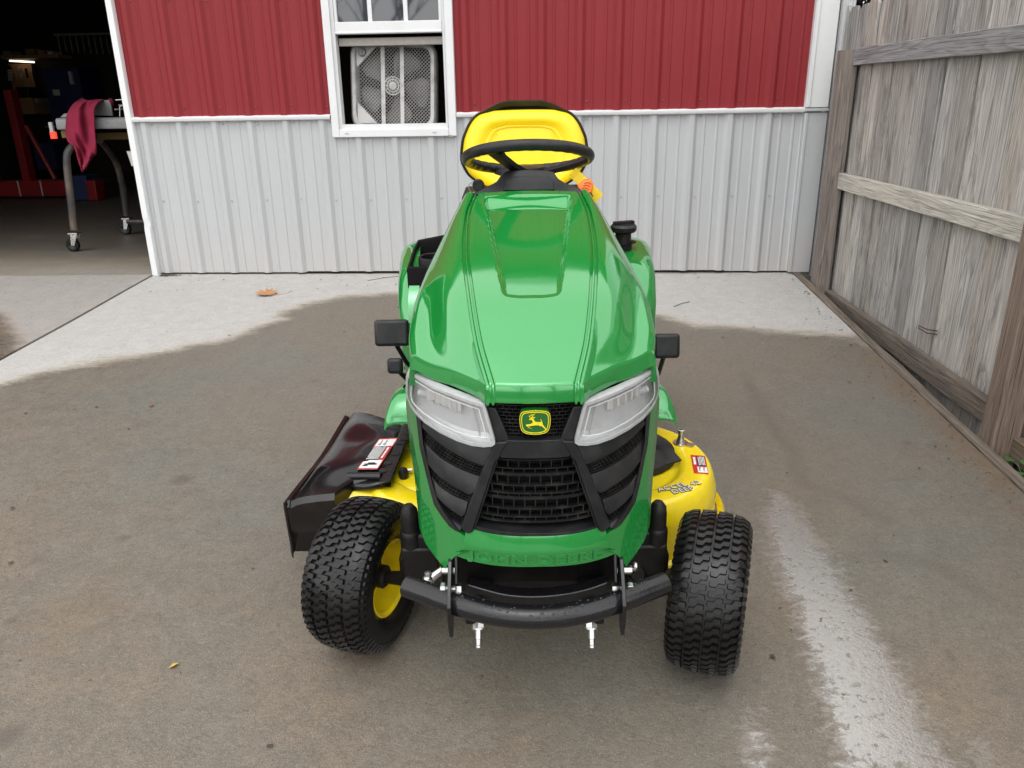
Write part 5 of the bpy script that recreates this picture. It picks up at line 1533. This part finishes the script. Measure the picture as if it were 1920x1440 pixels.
for cx, cy, top in ((-3.815, 5.905, [(-3.80, 5.905, .17), (-3.775, 5.91, .45), (-3.757, 5.92, .70), (-3.74, 5.94, .77), (-3.70, 5.99, .815), (-3.64, 6.06, .83)]), (-3.86, 6.77, [(-3.845, 6.77, .17), (-3.825, 6.76, .42), (-3.79, 6.68, .62), (-3.76, 6.55, .72), (-3.71, 6.38, .80), (-3.66, 6.25, .83)])):
    pts = [Vector(top[0])] + chaikin(top[1:], 2)
    lg = wput('leg', MB().tube(pts, .030, 8, squash=(1.0, .8)), DARKTUBE, smooth=50)
    m = MB(); m.box((cx + .015, cy, .145), (.075, .07, .012)); m.prism([(cx - .01, cy - .026, .14), (cx + .045, cy - .026, .14), (cx + .01, cy - .026, .05), (cx - .02, cy - .026, .05)], (0, .006, 0)); m.prism([(cx - .01, cy + .02, .14), (cx + .045, cy + .02, .14), (cx + .01, cy + .02, .05), (cx - .02, cy + .02, .05)], (0, .006, 0))
    c_ = wput('caster', m, STEEL, lg, bevel=.002)
    m = MB(); m.lathe([(.0001, -.016), (.02, -.016), (.024, -.018), (.048, -.016), (.053, -.010), (.053, .010), (.048, .016), (.0001, .016)], 28, (cx - .018, cy, .0545), 'Y'); wput('caster_wheel', m, RUBBER, lg)
m = MB(); m.tube([(-3.83, 6.74, .12), (-3.3, 6.74, .12)], .022, 8); wput('stretcher', m, DARKTUBE)
# handle and rods lying on the table
m = MB(); a = W(212, 188, 6.3); m.tube([a + Vector((.02, 0, 0)), a + Vector((.5, .1, .03))], .006, 8); rd = put('pry_bar', m, STEEL); tag(rd, 'steel rod with a red knob lying on the garage work table by the door jamb', 'tool')
m = MB(); m.sphere(W(208, 192, 6.3), .022, 12, 8, (1, 1, 1.5)); put('knob', m, TOWEL, rd)
m = MB()
for q in ((222, 197), (215, 205)):
    a = W(*q, 6.4); m.tube([a, a + Vector((.35, .05, .012))], .007, 6)
tag(put('wire_rack', m.tube([W(225, 218, 6.4), W(225, 199, 6.4), W(238, 196, 6.4)], .006, 6), STEEL), 'thin steel wire rack standing on the garage work table behind the rod', 'rack')
# towel
Ls = [(152, 184), (140, 191), (126, 216), (124, 245), (127, 267), (140, 280), (147, 300), (153, 320)]
Rs = [(198, 191), (187, 193), (177, 206), (178, 235), (180, 262), (181, 286), (173, 300), (161, 318)]
Ys = [6.16, 6.06, 5.965, 5.945, 5.94, 5.935, 5.93, 5.93]
m = MB(); rows = []
for j in range(57):
    t = j / 56 * 7
    lp = (pchip(t, range(8), [q[0] for q in Ls]), pchip(t, range(8), [q[1] for q in Ls])); rp = (pchip(t, range(8), [q[0] for q in Rs]), pchip(t, range(8), [q[1] for q in Rs])); yb = pchip(t, range(8), Ys)
    row = []
    for i in range(29):
        u = i / 28
        f = .030 * math.sin(u * 8.5 + t * .75 + .8 * math.sin(t * 1.3)) + .013 * math.sin(u * 19 - t * 1.6) + .012 * mnoise.noise(Vector((u * 4, t * 1.5, 3)))
        f *= min(1, t / 2 + .25)
        row.append(W(lerp(lp[0], rp[0], u), lerp(lp[1], rp[1], u) + 3 * math.sin(u * 5 + t), yb - .012 + f))
    rows.append(row)
m.grid(rows); tw = put('towel', m, TOWEL, None, 60); tag(tw, 'crumpled dark red towel draped over the grey garage work table', 'towel')
s_ = tw.modifiers.new('solid', 'SOLIDIFY'); s_.thickness = .006
q = W(159, 311, 5.905); put('care_tag', MB().box(q, (.022, .003, .026), Matrix.Rotation(.6, 3, 'Y')), PAPER, tw)
m = MB(); a, b = W(94, 229, 6.15), W(99, 247, 6.15); m.box((a + b) / 2, (.028, .02, abs(a.z - b.z))); lt = put('marker_lamp', m, LGREY)
tag(lt, 'small lamp with a glowing red lens at the left end of the work table', 'lamp')
RG, nt, p = base_mat('glowing_red_lens'); p.inputs['Base Color'].default_value = (.5, .02, .01, 1); p.inputs['Emission Color'].default_value = (1, .07, .03, 1); p.inputs['Emission Strength'].default_value = .55
a, b = W(99, 247, 6.15), W(102, 260, 6.15); put('lens', MB().box((a + b) / 2, (.042, .022, abs(a.z - b.z))), RG, lt)
m = MB(); q = W(252, 295, 5.75); m.lathe([(.0001, -.06), (.03, -.06), (.045, .045), (.04, .045)], 16, q); tag(put('paper_cup', m, PAPER), 'pale cup-shaped object peeking out from behind the white door jamb', 'cup')

pr = thing('shop_press', (-6.9, 9.95, 0), 'red steel shop press on a long red floor beam deep in the garage', 'press')
def pput(name, mb, mt, parent=None, **kw):
    mb.v = [(v[0] + 6.9, v[1] - 9.95, v[2]) for v in mb.v]; return put(name, mb, mt, parent or pr, **kw)
m = MB(); m.box((-7.3, 9.95, .135), (2.1, .22, .20)); pput('base_beam', m, REDPAINT, bevel=.01)
for x in (-6.95, -6.65): pput('strap', MB().box((x, 9.835, .135), (.012, .01, .2)), PAPER)
m = MB(); m.box((-6.86, 9.95, .78), (.10, .14, 1.10)); pput('column', m, REDPAINT, bevel=.006)
m = MB(); m.box((-7.35, 9.95, 1.0), (.10, .16, 1.55)); pput('column', m, REDPAINT, bevel=.006)
m = MB(); m.tube([(-6.72, 9.9, .9), (-6.45, 9.85, .25)], .03, 8); pput('brace', m, REDPAINT)
a = W(150, 352, 9.6); m = MB(); m.box((a.x, 9.7, .16), (.26, .3, .30)); tag(put('tool_box', m, DBLUE, bevel=.008), 'dark blue box on the garage floor at the end of the red beam', 'box')
a = W(170, 352, 9.55); m = MB(); m.box((a.x, 9.65, .13), (.13, .2, .25)); tag(put('jerry_can', m, REDPAINT, bevel=.012), 'small red can on the garage floor right of the blue box', 'can')
YB = 12.35
def rect(px0, py0, px1, py1, y, d, name, mt, label=None, cat=None, parent=None, bevel=None):
    a, b = W(px0, py0, y), W(px1, py1, y)
    o = put(name, MB().box(((a.x + b.x) / 2, y + d / 2, (a.z + b.z) / 2), (abs(a.x - b.x), d, abs(a.z - b.z))), mt, parent, bevel=bevel)
    if label: tag(o, label, cat)
    return o
rect(14, 120, 74, 200, YB, .03, 'tool_board', BROWNB, 'brown plywood tool board under a small strip lamp on the garage back wall', 'board')
sg = [W(*p, YB - .03) for p in ((17, 122), (21, 127), (24, 136), (28, 152), (10, 152), (11, 138), (13, 127))]
s_o = put('bell_sign', MB().prism(sg, (0, .01, 0)), DECALK); tag(s_o, 'small black bell-shaped sign with white lines of print on the tool board', 'sign')
for k in range(6):
    a, b = W(13 + k * .3, 131 + k * 3.6, YB - .035), W(23 + k * .7, 132.6 + k * 3.6, YB - .035)
    put('print_line', MB().box(((a.x + b.x) / 2, YB - .033, (a.z + b.z) / 2), (abs(a.x - b.x) * .85, .004, abs(a.z - b.z))), PAPER, s_o)
LIT, nt, p = base_mat('lit_tube'); p.inputs['Emission Color'].default_value = (1, .85, .62, 1); p.inputs['Emission Strength'].default_value = 1.6
a, b = W(18, 114, YB - .12), W(64, 116.5, YB - .12)
m = MB().tube([a, b], .011, 8); lamp = put('strip_lamp', m, LIT); tag(lamp, 'narrow lit strip lamp above the brown tool board in the dark garage', 'lamp')
put('lamp_body', MB().box((a + b) / 2 + Vector((0, .05, .04)), (abs(a.x - b.x), .10, .05)), GREYMET, lamp)
rect(46, 92, 65, 102, YB - .3, .2, 'cardboard_box', mat('cardboard', (.22, .17, .11), .8), 'pale cardboard box on the shelf above the strip lamp', 'box')
rect(0, 104, 110, 108, YB - .35, .35, 'shelf', BROWNB, 'long wooden shelf on the garage back wall above the lamp', 'shelf')
cb = rect(78, 128, 166, 236, YB - .5, .5, 'tool_cabinet', DBLUE, 'dark blue tool cabinet with a sheet of paper taped to its front', 'cabinet', bevel=.01)
rect(98, 168, 113, 179, YB - .505, .004, 'note', PAPER, None, None, cb)
rect(127, 134, 137, 158, YB - .56, .05, 'glove', PAPER, 'pale rag hanging on the dark blue tool cabinet', 'rag')
rect(27, 163, 56, 184, YB - .5, .3, 'radio', BLKPLAS, 'black radio on the bench under the bell-shaped sign', 'radio', bevel=.02)
rect(12, 184, 66, 214, YB - .55, .45, 'workbench', BROWNB, 'brown wooden workbench under the tool board', 'bench')
for k, (x0, y0, x1, y1, dy, nm, mt, lb, ct) in enumerate((
    (4, 96, 22, 104, .3, 'paint_can', GREYMET, 'squat grey can at the left end of the shelf above the lamp', 'can'),
    (70, 94, 84, 104, .3, 'carton', BROWNB, 'small brown carton on the shelf right of the pale cardboard box', 'box'),
    (88, 96, 98, 104, .3, 'bottle', PAPER, 'small pale bottle at the right end of the shelf above the lamp', 'bottle'),
    (36, 126, 39, 150, .06, 'wrench', STEEL, 'steel wrench hanging on the brown tool board right of the sign', 'tool'),
    (46, 128, 49, 146, .06, 'hammer', BLKDULL, 'black hammer hanging in the middle of the brown tool board', 'tool'),
    (58, 126, 64, 156, .06, 'hand_saw', STEEL, 'steel hand saw hanging at the right side of the brown tool board', 'saw'),
    (60, 186, 74, 192, .5, 'tray', GREYMET, 'shallow grey tray on the right end of the brown workbench', 'tray'),
    (84, 236, 150, 238, .9, 'pipe_rack', STEEL, 'long steel bar lying across the front of the dark blue cabinet', 'bar'),
    (20, 262, 56, 330, 1.4, 'waste_bin', BLKDULL, 'black bin standing in the gloom beside the red press column', 'bin'),
    (60, 268, 108, 318, 1.2, 'crate', DBLUE, 'dark blue crate in the gloom behind the work table legs', 'crate'))):
    rect(x0, y0, x1, y1, YB - dy, min(.25, dy), nm, mt, lb, ct, bevel=.006)
m = MB(); a, b = W(100, 62, YB - .05), W(212, 66, YB - .05)
rk = put('hanging_rail', MB().box((a + b) / 2, (abs(a.x - b.x), .03, .03)), GREYMET); tag(rk, 'rail with a row of long tools high on the dark garage back wall', 'rail')
for k in range(9):
    a, b = W(107 + k * 11.5, 63 + k * .7, YB - .08), W(111 + k * 11.5, 97 + k * .8, YB - .08)
    m = MB().tube([a, Vector((a.x, a.y, b.z))], .012, 6)
    tag(put('bar_clamp', m, GREYMET), ['leftmost', 'second from left', 'third from left', 'fourth from left', 'the one in the middle', 'fourth from right', 'third from right', 'second from right', 'rightmost'][k] + ' of the steel bar clamps hanging from the garage wall rail', 'clamp', 'bar clamps hanging on the garage wall')

# ================================================================== SMALL THINGS OUTSIDE
LEAFM = mat('dry_leaf', (.40, .20, .085), .75, vary=.35, vscale=40)
lp = on_ground(502, 552)
maple = [(0, -.5), (.10, -.30), (.34, -.42), (.30, -.22), (.60, -.20), (.44, -.02), (.72, .16), (.46, .20), (.50, .42), (.24, .30), (.16, .62), (0, .44), (-.16, .62), (-.24, .30), (-.50, .42), (-.46, .20), (-.72, .16), (-.44, -.02), (-.60, -.20), (-.30, -.22), (-.34, -.42), (-.10, -.30)]
m = MB()
vs = [Vector((0, 0, .012))] + [Vector((x * .105, y * .125, .004 + .022 * abs(math.sin(i * 1.7)) * (x * x + y * y) + .012 * max(0, x))) for i, (x, y) in enumerate(maple)]
m.add(vs, [(0, i + 1, (i + 1) % len(maple) + 1) for i in range(len(maple))]); m.tube([(.0, -.06, .003), (.05, -.10, .004), (.11, -.10, .012)], .0012, 5)
lf = put('maple_leaf', m, LEAFM, None, 60, loc=(lp.x, lp.y, lp.z + .002), rot=(TH, 0, 1.25)); tag(lf, 'curled tan maple leaf on the dry pale concrete in front of the siding', 'leaf')
for px, py, sc, c, nm, lb in ((283, 762, .016, (.22, .07, .03), 'brown', 'small reddish brown leaf scrap on the wet slab below the dry patch'), (326, 1250, .013, (.5, .33, .06), 'yellow', 'small yellow leaf scrap on the wet slab left of the front tyre')):
    q = on_ground(px, py); m = MB(); m.add([(0, -sc, .002), (sc * .6, -sc * .1, .006), (.1 * sc, sc, .003), (-sc * .6, .1 * sc, .002)], [(0, 1, 2, 3)])
    tag(put('leaf_scrap', m, mat('leaf_scrap_' + nm, c, .7), None, 0, loc=(q.x, q.y, q.z + .002), rot=(TH, 0, px)), lb, 'leaf')
TWIG = mat('twig', (.22, .18, .14), .9)
for (p0, p1, lb) in (((1263, 576), (1293, 567), 'thin grey twig on the pale concrete right of the mower'), ((690, 527), (748, 519), 'thin dark wire lying along the foot of the siding left of the mower')):
    a, b = on_ground(*p0), on_ground(*p1); m = MB(); m.tube([a + Vector((0, 0, .004)), a.lerp(b, .5) + Vector((0, .01, .006)), b + Vector((0, 0, .004))], .0014 if 'wire' in lb else .0024, 6)
    tag(put('wire' if 'wire' in lb else 'twig', m, TWIG if 'wire' not in lb else BLKDULL), lb, 'wire' if 'wire' in lb else 'twig')
# crumbs of bark and leaf on the slab
rnd = random.Random(11); m = MB()
def crumb(x, y, s):
    a = rnd.uniform(0, 6.28); e = rnd.uniform(.25, .9); c_, s_ = math.cos(a), math.sin(a)
    q = [(-s, -s * e * .6), (s * .7, -s * e), (s, s * e * .5), (-s * .4, s * e)]
    z = gz(y) + .0035
    m.add([(x + c_ * u - s_ * v, y + s_ * u + c_ * v, z + rnd.uniform(0, s * .3)) for u, v in q], [(0, 1, 2, 3)])
for _ in range(620):
    if rnd.random() < .5: x, y = rnd.uniform(-2.5, 1.5), 5.0 - abs(rnd.gauss(0, .22)) - .01
    else: x, y = rnd.uniform(-2.6, 1.5), rnd.uniform(1.1, 5.0)
    crumb(x, y, rnd.choice([.002, .003, .003, .004, .005, .008]))
for _ in range(260): crumb(1.5 - abs(rnd.gauss(0, .10)), rnd.uniform(1.6, 5.0), rnd.choice([.002, .003, .004, .006]))
for _ in range(240): crumb(-2.66 + abs(rnd.gauss(0, .07)), 4.985 - abs(rnd.gauss(0, .018)), rnd.choice([.004, .006, .009]))
for _ in range(120): crumb(rnd.uniform(-4, -2.75), rnd.uniform(3.2, 4.95), rnd.choice([.002, .003, .005]))
tag(put('bark_crumbs', m, mat('bark_crumb', (.06, .045, .033), .9, vary=.5, vscale=60), None, 0), kind='stuff')
# weed at the foot of the near post
WEED = mat('weed_leaf', (.045, .13, .025), .6, vary=.35, vscale=30)
wq = Vector((1.615, 2.40, gz(2.4) - .11)); wd = thing('weed', wq, 'small bright green weed growing beside the board at the foot of the near fence post', 'plant')
for k in range(16):
    a = k * 2.4; r = .02 + .006 * k; h_ = .09 + .05 * rnd.random()
    c = Vector((r * math.cos(a) * .55, r * math.sin(a) * 1.2, h_)); m = MB()
    m.tube([Vector((0, 0, 0)), c], .0015, 4, caps=False)
    L_ = .022 + .008 * rnd.random(); d1 = Vector((math.cos(a), math.sin(a), .1)); d2 = Vector((-math.sin(a), math.cos(a), .15))
    pts = [c] + [c + d1 * L_ * (1 + math.cos(t)) * .7 + d2 * L_ * math.sin(t) * .8 + Vector((0, 0, .004 * math.cos(2 * t))) for t in [i * math.pi / 4 - math.pi + .01 for i in range(8)]]
    m.add(pts, [(0, i + 1, (i + 1) % 8 + 1) for i in range(8)]); put('leaf', m, WEED, wd, 40)
# dry creeper behind the top of the fence
VINE = mat('dry_vine', (.055, .042, .034), .9, vary=.4, vscale=20)
vm = MB(); rnd = random.Random(5)
def branch(m, p, d, L, r, depth, bend=.5, split=3):
    pts = [p]; n = 5
    for k in range(n):
        d = (d + Vector((rnd.uniform(-1, 1), rnd.uniform(-1, 1), rnd.uniform(-.6, .8))) * bend * .35).normalized(); pts.append(pts[-1] + d * L / n)
    m.tube(pts, [lerp(r, r * .45, k / n) for k in range(n + 1)], 4 if depth < 2 else 6, caps=False)
    if depth > 0:
        for k in range(split):
            i = rnd.randint(2, n); q = pts[i]
            dd = (d + Vector((rnd.uniform(-1, 1), rnd.uniform(-1, 1), rnd.uniform(-.3, .9))) * .9).normalized()
            branch(m, q, dd, L * rnd.uniform(.55, .8), r * .55, depth - 1, bend, split)
for _ in range(9): branch(vm, Vector((rnd.uniform(2.1, 2.5), rnd.uniform(3.9, 4.8), -.2)), Vector((rnd.uniform(-.05, .10), 0, 1)), .85, .010, 4, .4, 4)
vm.v = [(max(v[0], 1.72 + .02 * (i % 7)), v[1], min(v[2], 2.0)) for i, v in enumerate(vm.v)]
vn = thing('dry_creeper', (2.1, 5.1, -.2), 'dark leafless creeper showing above the fence beside the barn corner', 'shrub')
vm.v = [(v[0] - 2.1, v[1] - 5.1, v[2] + .2) for v in vm.v]; put('branches', vm, VINE, vn, 60)
m = MB()
for _ in range(9000):
    c = Vector((abs(rnd.gauss(0, .3)) - .33, rnd.gauss(.35, .4), rnd.uniform(1.2, 2.3))); s = rnd.uniform(.012, .03)
    a, b = Vector((rnd.uniform(-1, 1), rnd.uniform(-1, 1), rnd.uniform(-1, 1))).normalized() * s, Vector((rnd.uniform(-1, 1), rnd.uniform(-1, 1), rnd.uniform(-1, 1))).normalized() * s
    m.add([c - a, c + b, c + a, c - b], [(0, 1, 2, 3)])
lv = put('dead_leaves', m, VINE, vn, 0); lv['kind'] = 'stuff'
# bare trees across the yard behind the viewer: the window panes and the paint mirror them
BARK = mat('bark', (.07, .058, .048), .9, vary=.3, vscale=10)
def tree_parts(seed):
    global rnd
    rnd = random.Random(seed); t = MB(); c = MB()
    pts = [Vector((0, 0, 0))]
    for k in range(6): pts.append(pts[-1] + Vector((rnd.uniform(-.12, .12), rnd.uniform(-.12, .12), .62)))
    t.tube(pts, [.20, .17, .155, .145, .135, .12, .10], 10)
    for k in range(9):
        a = k * 2.4 + rnd.uniform(-.3, .3); q = pts[3 + k % 4]
        branch(c, q, Vector((math.cos(a) * .8, math.sin(a) * .8, .9)).normalized(), rnd.uniform(2.2, 3.0), .055, 4, .45, 3)
    branch(c, pts[-1], Vector((0, 0, 1)), 3.2, .08, 4, .4, 4)
    return t.mesh('trunk', BARK, 60), c.mesh('crown', BARK, 0)
tm_ = [tree_parts(s) for s in (21, 22)]
for k, (x, y, lb) in enumerate(((-9.5, -13, 'bare tree at the left end of the row across the yard'), (-5.2, -11.5, 'bare tree second from the left in the row across the yard'), (-1.0, -14, 'bare tree in the middle of the row across the yard'), (3.6, -12, 'bare tree second from the right in the row across the yard'), (8.2, -13.5, 'bare tree at the right end of the row across the yard'))):
    t = thing('bare_tree', (x, y, max(SLOPE * (y - D), -1.4) - .2), lb, 'tree', 'bare trees across the yard', rot=(0, 0, k * 1.3))
    link('trunk', tm_[k % 2][0], t); link('crown', tm_[k % 2][1], t)
